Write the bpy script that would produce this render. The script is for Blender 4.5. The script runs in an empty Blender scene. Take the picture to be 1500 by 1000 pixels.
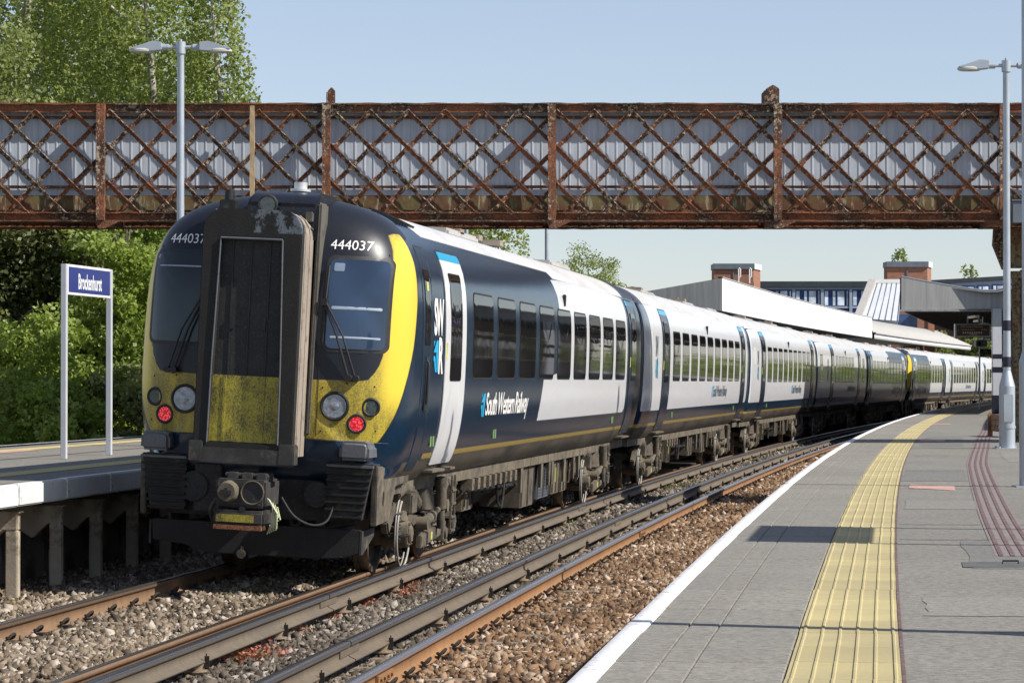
import bpy, math, random
import numpy as np
from mathutils import Vector, Matrix, Euler
R_ = math.radians
random.seed(7); rng = np.random.default_rng(7)
SC = bpy.context.scene
COL = SC.collection

# ------------------------------------------------------------------ camera
EYE = 1.97
cam = bpy.data.cameras.new("camera"); camo = bpy.data.objects.new("camera", cam); COL.objects.link(camo)
cam.lens = 97.2; cam.sensor_width = 36.0; cam.clip_start = 0.5; cam.clip_end = 6000
camo.location = (0, 0, EYE); camo.rotation_euler = (R_(90) + math.atan(58 / 4050), 0, 0)
SC.camera = camo
# ------------------------------------------------------------------ light
SUN_EL, SUN_AZ = 42.0, 109.0        # azimuth clockwise from +Y
w = bpy.data.worlds.new("World"); SC.world = w; w.use_nodes = True
wn = w.node_tree; wn.nodes.clear()
sky = wn.nodes.new("ShaderNodeTexSky"); sky.sky_type = 'NISHITA'; sky.sun_disc = False
sky.sun_elevation = R_(SUN_EL); sky.sun_rotation = R_(SUN_AZ)
sky.air_density = 1.0; sky.dust_density = 0.25; sky.ozone_density = 3.0
bg = wn.nodes.new("ShaderNodeBackground"); bg.inputs[1].default_value = 0.098
wo = wn.nodes.new("ShaderNodeOutputWorld")
hs_ = wn.nodes.new("ShaderNodeHueSaturation"); hs_.inputs["Saturation"].default_value = .68
mg = wn.nodes.new("ShaderNodeMix"); mg.data_type = 'RGBA'; mg.blend_type = 'MULTIPLY'; mg.inputs[0].default_value = 1.0; mg.inputs[7].default_value = (.975, .975, 1.05, 1)
wn.links.new(sky.outputs[0], hs_.inputs["Color"]); wn.links.new(hs_.outputs[0], mg.inputs[6]); wn.links.new(mg.outputs[2], bg.inputs[0]); wn.links.new(bg.outputs[0], wo.inputs[0])
sl = bpy.data.lights.new("sun", 'SUN'); sl.energy = 5.0; sl.angle = R_(0.5); sl.color = (1.0, 0.95, 0.87)
so = bpy.data.objects.new("sun", sl); COL.objects.link(so)
az, el = R_(SUN_AZ), R_(SUN_EL)
sdir = Vector((math.sin(az) * math.cos(el), math.cos(az) * math.cos(el), math.sin(el)))
so.rotation_euler = sdir.to_track_quat('Z', 'Y').to_euler(); so.location = (40, -20, 60)
SC.view_settings.view_transform = 'Standard'; SC.view_settings.look = 'None'
SC.view_settings.gamma = 1.0; SC.view_settings.exposure = 0.38
SC.view_settings.use_curve_mapping = False
SC.cycles.max_bounces = 6; SC.cycles.transparent_max_bounces = 8

# ------------------------------------------------------------------ helpers
def tag(o, label=None, cat=None, group=None, kind=None):
    if label: o["label"] = label
    if cat: o["category"] = cat
    if group: o["group"] = group
    if kind: o["kind"] = kind
    return o

def empty(name, label=None, cat=None, loc=(0, 0, 0), rz=0, group=None, kind=None, parent=None, rot=None):
    o = bpy.data.objects.new(name, None); COL.objects.link(o)
    o.empty_display_size = 0.2
    o.location = loc; o.rotation_euler = rot if rot else (0, 0, rz)
    if parent: o.parent = parent
    return tag(o, label, cat, group, kind)

def link_mesh(name, me, parent=None, loc=None, rot=None):
    o = bpy.data.objects.new(name, me); COL.objects.link(o)
    if parent: o.parent = parent
    if loc is not None: o.location = loc
    if rot is not None: o.rotation_euler = rot
    return o

def copy_tree(o, parent=None):
    c = o.copy(); COL.objects.link(c); c.parent = parent
    for ch in o.children: copy_tree(ch, c)
    return c

def np_mesh(name, V, F, mats=(), smooth=False, attrs=None, mi=None):
    V = np.asarray(V, dtype=np.float32); F = np.asarray(F, dtype=np.int32)
    me = bpy.data.meshes.new(name); n = F.shape[1]
    me.vertices.add(len(V)); me.vertices.foreach_set("co", V.ravel())
    me.loops.add(F.size); me.loops.foreach_set("vertex_index", F.ravel())
    me.polygons.add(len(F))
    me.polygons.foreach_set("loop_start", np.arange(0, F.size, n, dtype=np.int32))
    me.polygons.foreach_set("loop_total", np.full(len(F), n, dtype=np.int32))
    if smooth: me.polygons.foreach_set("use_smooth", np.ones(len(F), dtype=bool))
    if mi is not None: me.polygons.foreach_set("material_index", np.asarray(mi, dtype=np.int32))
    for m in mats: me.materials.append(m)
    if attrs:
        for k, a in attrs.items():
            at = me.attributes.new(k, 'FLOAT', 'POINT'); at.data.foreach_set("value", np.asarray(a, dtype=np.float32))
    me.update(calc_edges=True); me.validate()
    return me

class MB:
    def __init__(s): s.v = []; s.f = []; s.m = Matrix.Identity(4)
    def add(s, vs, fs):
        b = len(s.v)
        s.v += [tuple(s.m @ Vector(p)) for p in vs]; s.f += [tuple(b + i for i in q) for q in fs]; return s
    def box(s, x0, x1, y0, y1, z0, z1):
        vs = [(x, y, z) for z in (z0, z1) for y in (y0, y1) for x in (x0, x1)]
        return s.add(vs, [(0, 2, 3, 1), (4, 5, 7, 6), (0, 1, 5, 4), (2, 6, 7, 3), (0, 4, 6, 2), (1, 3, 7, 5)])
    def bar(s, p, q, w, h, up=(0, 0, 1)):
        p = Vector(p); q = Vector(q); d = (q - p).normalized(); r = d.cross(Vector(up))
        if r.length < 1e-5: r = d.cross(Vector((1, 0, 0)))
        r.normalize(); u = r.cross(d)
        vs = [tuple(e + r * (a * w / 2) + u * (b * h / 2)) for e in (p, q) for b in (-1, 1) for a in (-1, 1)]
        return s.add(vs, [(0, 2, 3, 1), (4, 5, 7, 6), (0, 1, 5, 4), (2, 6, 7, 3), (0, 4, 6, 2), (1, 3, 7, 5)])
    def cyl(s, p, q, r, r2=None, n=16):
        if r2 is None: r2 = r
        p = Vector(p); q = Vector(q); d = (q - p).normalized()
        a = d.orthogonal().normalized(); b = d.cross(a)
        vs = []
        for e, rr in ((p, r), (q, r2)):
            for i in range(n):
                t = 2 * math.pi * i / n; vs.append(tuple(e + a * (rr * math.cos(t)) + b * (rr * math.sin(t))))
        fs = [(i, (i + 1) % n, n + (i + 1) % n, n + i) for i in range(n)] + [tuple(range(n - 1, -1, -1)), tuple(range(n, 2 * n))]
        return s.add(vs, fs)
    def tube(s, pts, r, n=8):
        pts = [Vector(p) for p in pts]
        rings = []; a = None
        for i, p in enumerate(pts):
            d = (pts[min(i + 1, len(pts) - 1)] - pts[max(i - 1, 0)]).normalized()
            if a is None: a = d.orthogonal().normalized()
            a = (a - d * a.dot(d)).normalized(); b = d.cross(a)
            rr = r[i] if isinstance(r, (list, tuple)) else r
            rings.append([tuple(p + a * (rr * math.cos(2 * math.pi * k / n)) + b * (rr * math.sin(2 * math.pi * k / n))) for k in range(n)])
        vs = [v for ring in rings for v in ring]; fs = []
        for i in range(len(pts) - 1):
            for k in range(n):
                fs.append((i * n + k, i * n + (k + 1) % n, (i + 1) * n + (k + 1) % n, (i + 1) * n + k))
        fs += [tuple(range(n - 1, -1, -1)), tuple(range((len(pts) - 1) * n, len(pts) * n))]
        return s.add(vs, fs)
    def prism(s, poly, a0, a1, axis='x'):
        # poly: 2D points; axis x: (y,z), axis y: (x,z), axis z: (x,y)
        n = len(poly)
        def P(a, p):
            return (a, p[0], p[1]) if axis == 'x' else (p[0], a, p[1]) if axis == 'y' else (p[0], p[1], a)
        vs = [P(a0, p) for p in poly] + [P(a1, p) for p in poly]
        fs = [(i, (i + 1) % n, n + (i + 1) % n, n + i) for i in range(n)] + [tuple(range(n - 1, -1, -1)), tuple(range(n, 2 * n))]
        return s.add(vs, fs)
    def build(s, name, mat, parent=None, smooth=False, bevel=0, loc=None, rot=None, seg=2):
        me = bpy.data.meshes.new(name); me.from_pydata(s.v, [], s.f); me.materials.append(mat)
        import bmesh
        bm = bmesh.new(); bm.from_mesh(me); bmesh.ops.recalc_face_normals(bm, faces=bm.faces)
        if bevel:
            es = [e for e in bm.edges if len(e.link_faces) == 2 and e.calc_face_angle(0) > 0.6]
            bmesh.ops.bevel(bm, geom=es, offset=bevel, segments=seg, affect='EDGES', clamp_overlap=True)
        bm.to_mesh(me); bm.free()
        if smooth:
            me.polygons.foreach_set("use_smooth", [True] * len(me.polygons))
            me.set_sharp_from_angle(angle=R_(38))
        return link_mesh(name, me, parent, loc, rot)

# ------------------------------------------------------------------ materials
def new_mat(name):
    m = bpy.data.materials.new(name); m.use_nodes = True; nt = m.node_tree; nt.nodes.clear()
    out = nt.nodes.new("ShaderNodeOutputMaterial"); b = nt.nodes.new("ShaderNodeBsdfPrincipled")
    nt.links.new(b.outputs[0], out.inputs[0]); return m, nt, b
def nd(nt, t, **k):
    n = nt.nodes.new(t)
    for a, v in k.items(): setattr(n, a, v)
    return n
def coords(nt, scale=(1, 1, 1)):
    tc = nd(nt, "ShaderNodeTexCoord"); mp = nd(nt, "ShaderNodeMapping"); mp.inputs["Scale"].default_value = scale
    nt.links.new(tc.outputs["Object"], mp.inputs[0]); return mp.outputs[0]
def wcoords(nt, scale=(1, 1, 1)):
    tc = nd(nt, "ShaderNodeNewGeometry"); mp = nd(nt, "ShaderNodeMapping"); mp.inputs["Scale"].default_value = scale
    nt.links.new(tc.outputs["Position"], mp.inputs[0]); return mp.outputs[0]
def noise(nt, vec, scale, detail=4, rough=.55):
    n = nd(nt, "ShaderNodeTexNoise"); n.inputs["Scale"].default_value = scale
    n.inputs["Detail"].default_value = detail; n.inputs["Roughness"].default_value = rough
    nt.links.new(vec, n.inputs["Vector"]); return n.outputs["Fac"]
def ramp(nt, fac, a, b, ca=(0, 0, 0, 1), cb=(1, 1, 1, 1)):
    r = nd(nt, "ShaderNodeValToRGB"); r.color_ramp.elements[0].position = a; r.color_ramp.elements[1].position = b
    r.color_ramp.elements[0].color = ca; r.color_ramp.elements[1].color = cb
    nt.links.new(fac, r.inputs[0]); return r.outputs[0]
def mixc(nt, fac, a, b):
    m = nd(nt, "ShaderNodeMix", data_type='RGBA')
    for sock, val in ((0, fac), (6, a), (7, b)):
        if isinstance(val, (int, float)): m.inputs[sock].default_value = val
        elif isinstance(val, tuple): m.inputs[sock].default_value = (*val[:3], 1)
        else: nt.links.new(val, m.inputs[sock])
    return m.outputs[2]
def bump(nt, b, h, strength=.4, dist=.01):
    bp = nd(nt, "ShaderNodeBump"); bp.inputs["Strength"].default_value = strength; bp.inputs["Distance"].default_value = dist
    nt.links.new(h, bp.inputs["Height"]); nt.links.new(bp.outputs[0], b.inputs["Normal"])
def math_(nt, op, a, b=0.0, c=None):
    m = nd(nt, "ShaderNodeMath", operation=op)
    for i, v in enumerate((a, b, c)):
        if v is None: continue
        if isinstance(v, (int, float)): m.inputs[i].default_value = v
        else: nt.links.new(v, m.inputs[i])
    return m.outputs[0]

def simple(name, col, rough=.6, metal=0, var=.25, scale=6, bs=0, bscale=60, dirt=None, world=False, coat=0, spec=.5):
    m, nt, b = new_mat(name)
    vec = wcoords(nt) if world else coords(nt)
    n = noise(nt, vec, scale, 6)
    f = ramp(nt, n, .3, .7)
    c1 = tuple(c * (1 - var) for c in col); c2 = tuple(min(1, c * (1 + var)) for c in col)
    c = mixc(nt, f, c1, c2)
    if dirt:
        dcol, amt, dsc = dirt
        n2 = noise(nt, vec, dsc, 8, .7)
        c = mixc(nt, ramp(nt, n2, .62 - amt * .35, .72 - amt * .2), c, dcol)
    nt.links.new(c, b.inputs["Base Color"])
    b.inputs["Roughness"].default_value = rough; b.inputs["Metallic"].default_value = metal
    b.inputs["Coat Weight"].default_value = coat; b.inputs["Specular IOR Level"].default_value = spec
    if bs: bump(nt, b, noise(nt, vec, bscale, 5, .65), bs, .01)
    return m

M = {}
M['dust'] = simple('dusty_underframe', (.135, .11, .075), .9, 0, .35, 5, .4, 40, ((.05, .045, .04), .35, 3))
M['dust_shaded'] = simple('brown_underframe_shade', (.10, .082, .058), .85, 0, .35, 4, .3, 40, ((.035, .03, .027), .3, 3))  # darker copy of the dust, shade put into bogie frames and boxes
M['dust_dark'] = simple('dark_underframe', (.035, .032, .03), .75, 0, .4, 5, .3, 40, ((.11, .09, .065), .25, 4))
M['black'] = simple('black_rubber', (.015, .015, .016), .55, 0, .3, 5, .2, 60, ((.06, .055, .045), .15, 6))
M['black_matt'] = simple('black_matt', (.022, .021, .021), .7, 0, .35, 8, .3, 80, ((.09, .08, .065), .2, 40))
M['steel_wheel'] = simple('wheel_steel', (.16, .13, .10), .5, .6, .3, 8, .2, 40)
M['grey_pod'] = simple('grey_pod', (.115, .12, .13), .45, 0, .15, 4, .1, 60, ((.05, .05, .045), .2, 30))
M['galv'] = simple('galvanised_post', (.42, .46, .50), .42, .35, .12, 3, .05, 60)
M['white_paint'] = simple('white_paint', (.72, .72, .70), .5, 0, .06, 3, .1, 30, ((.3, .29, .26), .12, 9))
M['sign_blue'] = simple('sign_blue', (.018, .03, .17), .3, 0, .08, 2)
M['sign_white'] = simple('sign_white', (.8, .8, .8), .4, 0, .03, 2)
M['wpost'] = simple('sign_post_white', (.55, .56, .58), .45, 0, .08, 3, .05, 30)
M['cyan'] = simple('cyan_decal', (.01, .42, .72), .3, 0, .04, 2)
M['decal_white'] = simple('white_decal', (.82, .80, .76), .35, 0, .04, 2)
M['decal_grey'] = simple('grey_decal', (.10, .12, .15), .35, 0, .04, 2)
M['silver'] = simple('silver', (.62, .62, .62), .35, .5, .1, 10)
M['lens'] = simple('lamp_lens', (.30, .33, .38), .12, .4, .35, 28, .5, 60, coat=1)
M['lens_dark'] = simple('lamp_lens_dark', (.05, .065, .065), .15, 0, .4, 30, .3, 60, coat=1)
M['concrete'] = simple('concrete', (.40, .34, .26), .85, 0, .2, 3, .4, 50, ((.12, .09, .06), .3, 2.5))
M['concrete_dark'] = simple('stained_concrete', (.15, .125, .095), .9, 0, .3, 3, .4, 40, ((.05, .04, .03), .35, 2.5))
M['sleeper'] = simple('sleeper_concrete', (.22, .175, .125), .9, 0, .3, 6, .5, 50, ((.09, .06, .035), .35, 5))
M['clip'] = simple('clip_iron', (.035, .028, .022), .7, .3, .3, 20, .3, 60)
M['ceramic'] = simple('insulator_ceramic', (.26, .20, .14), .5, 0, .3, 20)
M['asphalt_mat_dark'] = simple('dark_cover_and_shadow', (.10, .10, .095), .8, 0, .2, 10, .5, 80)
M['pink'] = simple('faded_pink_paint', (.52, .30, .25), .85, 0, .15, 8, .3, 60, ((.24, .20, .19), .3, 12))
M['brown_red'] = simple('faded_maroon_paint', (.125, .07, .066), .85, 0, .25, 8, .3, 60, ((.2, .18, .17), .3, 14))
M['timber'] = simple('weathered_timber', (.27, .15, .085), .8, 0, .3, 5, .4, 40)
M['canopy_white'] = simple('canopy_white_board', (.74, .73, .70), .6, 0, .05, 1.5, .1, 20, ((.45, .43, .38), .1, 1.2))
M['canopy_grey'] = simple('canopy_concrete_grey', (.40, .40, .39), .75, 0, .08, 1.2, .15, 20, ((.28, .27, .25), .15, 1))
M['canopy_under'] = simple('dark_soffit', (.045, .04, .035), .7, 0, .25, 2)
M['roof_felt'] = simple('grey_roof_felt', (.40, .385, .36), .85, 0, .15, 2, .2, 20, ((.22, .21, .19), .2, 2))
M['seam_metal'] = simple('standing_seam_metal', (.62, .64, .67), .4, .1, .06, 2)
M['dark_roof'] = simple('dark_flat_roof', (.035, .045, .055), .6, 0, .2, 2)
M['grey_cladding'] = simple('pale_grey_cladding', (.36, .42, .50), .5, 0, .05, 1)
M['blue_frame'] = simple('navy_window_frame', (.015, .04, .16), .4, 0, .1, 2)
M['lead'] = simple('lead_grey_fascia', (.13, .15, .175), .55, 0, .12, 2)
M['amber'] = simple('amber_text', (.62, .50, .38), .6, 0, .05, 2)
M['screen'] = simple('display_screen', (.085, .060, .045), .35, 0, .1, 2)
M['purple'] = simple('purple_sign', (.035, .015, .11), .4, 0, .05, 2)
M['trunk'] = simple('birch_bark', (.34, .31, .27), .85, 0, .35, 6, .5, 30, ((.05, .045, .04), .3, 8))
M['bark'] = simple('brown_bark', (.10, .075, .05), .9, 0, .35, 6, .5, 30)
M['moss'] = simple('mossy_coping', (.10, .10, .05), .95, 0, .5, 12, .5, 60)
M['pipe_yellow'] = simple('yellow_cable', (.55, .55, .12), .5)
M['pipe_grey'] = simple('pale_hose', (.34, .32, .28), .6)

def m_red():
    m, nt, b = new_mat('red_tail_lens')
    v = nd(nt, "ShaderNodeTexVoronoi"); v.inputs["Scale"].default_value = 55; nt.links.new(coords(nt), v.inputs["Vector"])
    c = mixc(nt, ramp(nt, v.outputs["Distance"], .25, .6), (1.0, .10, .12), (.45, .01, .02))
    nt.links.new(c, b.inputs["Base Color"]); nt.links.new(c, b.inputs["Emission Color"]); b.inputs["Emission Strength"].default_value = .4
    b.inputs["Roughness"].default_value = .2; return m
M['red'] = m_red()

def m_glass(name, col, rough=.03):
    m, nt, b = new_mat(name)
    n = noise(nt, coords(nt), 1.2, 2); c = mixc(nt, ramp(nt, n, .35, .65), tuple(x * .6 for x in col), tuple(x * 1.4 for x in col))
    nt.links.new(c, b.inputs["Base Color"]); b.inputs["Roughness"].default_value = rough; b.inputs["IOR"].default_value = 1.5
    return m
M['glass'] = m_glass('tinted_window_glass', (.012, .013, .014))
M['screen_glass'] = m_glass('windscreen_glass', (.028, .05, .095), .05)  # reflected sky put into the blue base colour
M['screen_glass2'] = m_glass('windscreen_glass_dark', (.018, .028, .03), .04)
M['bldg_glass'] = m_glass('building_glass', (.70, .78, .86), .3)  # pale sky seen through the panes, painted as their colour

def m_livery():
    m, nt, b = new_mat('train_livery')
    def at(n):
        a = nd(nt, "ShaderNodeAttribute", attribute_name=n); mr = nd(nt, "ShaderNodeMapRange")
        mr.inputs["From Min"].default_value = -.006; mr.inputs["From Max"].default_value = .006
        nt.links.new(a.outputs["Fac"], mr.inputs["Value"]); return mr.outputs[0]
    vec = coords(nt)
    fine = noise(nt, vec, 70, 6, .75); mid = noise(nt, coords(nt, (1.4, 1.4, .4)), 6, 7, .7)
    soot = ramp(nt, math_(nt, 'ADD', math_(nt, 'MULTIPLY', fine, .65), math_(nt, 'MULTIPLY', mid, .5)), .52, .64)
    c = mixc(nt, at('a_black'), (.008, .024, .048), (.010, .012, .018))
    dustmap = ramp(nt, noise(nt, coords(nt, (1, .25, 1.5)), 3, 7, .7), .45, .8)
    white = mixc(nt, math_(nt, 'MULTIPLY', dustmap, .25), (.66, .66, .67), (.46, .45, .42))
    c = mixc(nt, at('a_white'), c, white)
    roof = mixc(nt, dustmap, (.49, .49, .49), (.36, .34, .31))
    c = mixc(nt, at('a_roof'), c, roof)
    c = mixc(nt, at('a_band'), c, (.34, .24, .05))
    ycl = nd(nt, "ShaderNodeAttribute", attribute_name='a_clean').outputs["Fac"]
    sf = math_(nt, 'MULTIPLY', soot, math_(nt, 'SUBTRACT', 1.0, ycl))
    yel = mixc(nt, math_(nt, 'MULTIPLY', sf, .9), (.70, .53, .05), (.07, .062, .03))
    yel = mixc(nt, math_(nt, 'MULTIPLY', math_(nt, 'SUBTRACT', 1.0, ycl), .48), yel, (.16, .135, .035))
    c = mixc(nt, at('a_yellow'), c, yel)
    c = mixc(nt, math_(nt, 'MULTIPLY', ramp(nt, fine, .62, .68), .25), c, (.25, .23, .2))
    dst = at('a_dust'); dc = mixc(nt, ramp(nt, noise(nt, coords(nt, (1, .3, 1)), 3, 6), .35, .65), (.035, .028, .022), (.095, .078, .056))
    c = mixc(nt, dst, c, dc)
    nt.links.new(c, b.inputs["Base Color"])
    r = math_(nt, 'ADD', .12, math_(nt, 'MULTIPLY', dst, .5))
    r = math_(nt, 'ADD', r, math_(nt, 'MULTIPLY', at('a_roof'), .35)); r = math_(nt, 'ADD', r, math_(nt, 'MULTIPLY', at('a_black'), .20))
    r = math_(nt, 'ADD', r, math_(nt, 'MULTIPLY', fine, .12))
    nt.links.new(r, b.inputs["Roughness"]); b.inputs["IOR"].default_value = 1.45
    # faint panel waviness
    bump(nt, b, noise(nt, coords(nt, (1, .6, 1.4)), 1.6, 2), .10, .03)
    return m
M['livery'] = m_livery()
def m_door(name, col, cyan=True):
    m, nt, b = new_mat(name); tc = nd(nt, "ShaderNodeTexCoord"); sx = nd(nt, "ShaderNodeSeparateXYZ"); nt.links.new(tc.outputs["Object"], sx.inputs[0])
    dm = ramp(nt, noise(nt, coords(nt, (1, 1, .6)), 3, 6, .7), .45, .8)
    c = mixc(nt, math_(nt, 'MULTIPLY', dm, .3), col, tuple(x * .6 + .04 for x in col))
    if cyan: c = mixc(nt, math_(nt, 'GREATER_THAN', sx.outputs[2], 3.285), c, (.02, .36, .60))
    nt.links.new(c, b.inputs["Base Color"]); b.inputs["Roughness"].default_value = .2; return m
M['door_white'] = m_door('door_white', (.72, .72, .72)); M['door_navy'] = m_door('door_navy', (.010, .022, .042))
M['cab_door'] = m_door('cab_door_navy', (.010, .028, .052), False)

def m_front_yellow():
    m, nt, b = new_mat('sooty_yellow_panel')
    vec = coords(nt, (1, 1, .6)); f = noise(nt, vec, 75, 6, .8); mid = noise(nt, vec, 6, 5)
    s = ramp(nt, math_(nt, 'ADD', math_(nt, 'MULTIPLY', f, .7), math_(nt, 'MULTIPLY', mid, .45)), .50, .66)
    c = mixc(nt, math_(nt, 'MULTIPLY', s, .92), (.42, .35, .035), (.04, .036, .02))
    nt.links.new(c, b.inputs["Base Color"]); b.inputs["Roughness"].default_value = .5
    bump(nt, b, f, .3, .004); return m
M['yellow_soot'] = m_front_yellow()
def m_gangway():
    m, nt, b = new_mat('gangway_black_rubber')
    vec = coords(nt); n1 = noise(nt, coords(nt, (1, 1, .6)), 5, 8, .75); n2 = noise(nt, vec, 55, 5, .7)
    tc = nd(nt, "ShaderNodeTexCoord"); sx = nd(nt, "ShaderNodeSeparateXYZ"); nt.links.new(tc.outputs["Object"], sx.inputs[0])
    reg = math_(nt, 'MULTIPLY', math_(nt, 'GREATER_THAN', sx.outputs[0], -.02), math_(nt, 'GREATER_THAN', sx.outputs[2], 3.36))
    c = mixc(nt, ramp(nt, n1, .35, .7), (.008, .0075, .007), (.018, .0165, .015))
    c = mixc(nt, math_(nt, 'MULTIPLY', ramp(nt, n2, .66, .70), .5), c, (.28, .25, .2))
    c = mixc(nt, math_(nt, 'MULTIPLY', reg, ramp(nt, n1, .50, .53)), c, (.13, .15, .17))
    nt.links.new(c, b.inputs["Base Color"]); b.inputs["Roughness"].default_value = .75
    bump(nt, b, n2, .5, .006); return m
M['gangway'] = m_gangway()
M['gangway_side'] = simple('dusty_gangway_side', (.30, .25, .20), .85, 0, .15, 3, .2, 40, ((.16, .13, .1), .3, 6))

def m_rust(name, cream, amt):
    m, nt, b = new_mat(name)
    vec = coords(nt); n1 = noise(nt, vec, 15, 10, .8); n2 = noise(nt, vec, 40, 6, .7); n3 = noise(nt, vec, 1.3, 3)
    rust = mixc(nt, ramp(nt, n2, .35, .65), (.085, .028, .014), (.33, .12, .05))
    rust = mixc(nt, ramp(nt, n3, .4, .65), rust, (.045, .020, .014))
    f = ramp(nt, math_(nt, 'ADD', n1, math_(nt, 'MULTIPLY', n3, .25)), .66 - amt, .70 - amt)
    c = mixc(nt, f, rust, mixc(nt, n2, cream, tuple(x * .75 for x in cream)))
    nt.links.new(c, b.inputs["Base Color"]); b.inputs["Roughness"].default_value = .85
    h = math_(nt, 'ADD', math_(nt, 'MULTIPLY', f, .6), n2); bump(nt, b, h, .9, .012); return m
M['rust_bar'] = m_rust('flaking_painted_iron', (.52, .40, .28), .015)
M['rust_chord'] = m_rust('rusty_chord_iron', (.36, .27, .16), -.01)
M['rust_post'] = m_rust('rusty_post_iron', (.44, .32, .21), -.01)
def m_plate():
    m, nt, b = new_mat('mossy_yellow_plate'); vec = coords(nt)
    n1 = noise(nt, vec, 4, 8, .75); n2 = noise(nt, coords(nt, (3, 3, .7)), 5, 6)
    c = mixc(nt, ramp(nt, n1, .42, .56), (.14, .115, .045), (.13, .055, .026)); c = mixc(nt, ramp(nt, n2, .55, .65), c, (.30, .26, .16))
    nt.links.new(c, b.inputs["Base Color"]); b.inputs["Roughness"].default_value = .9; bump(nt, b, n1, .6, .01); return m
M['plate'] = m_plate()
def m_clad():
    m, nt, b = new_mat('weathered_grey_sheet'); n2 = noise(nt, coords(nt, (6, 6, .5)), 2, 6); n1 = noise(nt, coords(nt), 30, 5)
    c = mixc(nt, ramp(nt, n2, .4, .75), (.50, .54, .60), (.38, .40, .44)); c = mixc(nt, math_(nt, 'MULTIPLY', ramp(nt, n1, .68, .72), .4), c, (.1, .07, .05))
    nt.links.new(c, b.inputs["Base Color"]); b.inputs["Roughness"].default_value = .6; return m
M['clad'] = m_clad()

def m_asphalt(name, base, sp=.35, joints=False):
    m, nt, b = new_mat(name); vec = wcoords(nt)
    big = noise(nt, vec, .8, 6, .6); fine = noise(nt, vec, 24, 8, .9); med = noise(nt, vec, 9, 8, .75)
    c = mixc(nt, ramp(nt, big, .3, .7), tuple(x * .86 for x in base), tuple(x * 1.1 for x in base))
    c = mixc(nt, ramp(nt, fine, .38, .62), mixc(nt, .5, c, tuple(x * (1 - sp) for x in base)), mixc(nt, .5, c, tuple(x * (1 + sp) for x in base)))
    c = mixc(nt, math_(nt, 'MULTIPLY', ramp(nt, med, .55, .7), .35), c, tuple(x * .6 for x in base))
    pv = nd(nt, "ShaderNodeTexVoronoi", feature='F1'); pv.inputs["Scale"].default_value = .55; nt.links.new(wcoords(nt, (1, .45, 1)), pv.inputs["Vector"]); c = mixc(nt, math_(nt, 'MULTIPLY', ramp(nt, pv.outputs["Color"], .2, .8), .22), c, tuple(x * .6 for x in base))
    st = noise(nt, wcoords(nt, (1, .35, 1)), 1.7, 8, .75); c = mixc(nt, math_(nt, 'MULTIPLY', ramp(nt, st, .56, .66), .30), c, tuple(x * .5 for x in base))
    vo = nd(nt, "ShaderNodeTexVoronoi"); vo.inputs["Scale"].default_value = 3.1; nt.links.new(vec, vo.inputs["Vector"])
    c = mixc(nt, ramp(nt, vo.outputs["Distance"], .022, .03, (1, 1, 1, 1), (0, 0, 0, 1)), c, tuple(x * .45 for x in base))
    if joints:
        oi = nd(nt, "ShaderNodeObjectInfo"); c = mixc(nt, math_(nt, 'MULTIPLY', oi.outputs['Random'], .20), c, tuple(x * .50 for x in base))
    nt.links.new(c, b.inputs["Base Color"]); b.inputs["Roughness"].default_value = .92; bump(nt, b, fine, .5, .006); return m
M['asphalt'] = m_asphalt('platform_asphalt', (.198, .186, .160), .95)
M['slab'] = m_asphalt('platform_slab', (.232, .217, .186), .9, True)
def m_streak(name, col, dark):
    m, nt, b = new_mat(name); n1 = noise(nt, coords(nt, (7, 7, .35)), 1, 8, .7); n2 = noise(nt, coords(nt), .6, 3)
    c = mixc(nt, ramp(nt, n1, .40, .68), col, dark); c = mixc(nt, math_(nt, 'MULTIPLY', n2, .3), c, dark); nt.links.new(c, b.inputs['Base Color']); b.inputs['Roughness'].default_value = .8; return m
M['canopy_grey'] = m_streak('streaked_canopy_board', (.40, .40, .385), (.27, .265, .25))
M['patch_dark'] = m_asphalt('dark_tarmac_patch', (.165, .16, .145), .95); M['patch_light'] = m_asphalt('worn_tarmac_patch', (.215, .205, .18), .95)
M['concrete_light'] = simple('pale_mortar', (.42, .38, .32), .9, 0, .2, 10); M['strip_base'] = simple('reddish_strip', (.205, .165, .155), .9, 0, .15, 10, .3, 60, ((.22, .21, .2), .3, 14), world=True)
M['line_white'] = simple('edge_white_paint', (.80, .79, .78), .7, 0, .04, 2, .3, 60, ((.30, .29, .26), .22, 16), world=True)
def m_tactile():
    m, nt, b = new_mat('tactile_yellow'); tc = nd(nt, "ShaderNodeTexCoord")
    vec = wcoords(nt); n = noise(nt, vec, 1.6, 6, .6); f = noise(nt, vec, 45, 5, .7)
    c = mixc(nt, ramp(nt, n, .35, .7), (.50, .42, .20), (.38, .32, .17)); c = mixc(nt, math_(nt, 'MULTIPLY', ramp(nt, f, .5, .75), .35), c, (.27, .22, .11))
    oi = nd(nt, "ShaderNodeObjectInfo"); c = mixc(nt, math_(nt, 'MULTIPLY', oi.outputs['Random'], .4), c, (.25, .21, .11))
    wv = nd(nt, "ShaderNodeTexWave", wave_type='BANDS', bands_direction='X'); wv.inputs["Scale"].default_value = 26; nt.links.new(tc.outputs["Object"], wv.inputs["Vector"])
    nt.links.new(c, b.inputs["Base Color"]); b.inputs["Roughness"].default_value = .85; bump(nt, b, f, .5, .004); return m
M['tactile'] = m_tactile()
M['tactile_far'] = simple('tactile_yellow_far', (.52, .42, .17), .85, 0, .12, 3, .3, 40, world=True)

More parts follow.
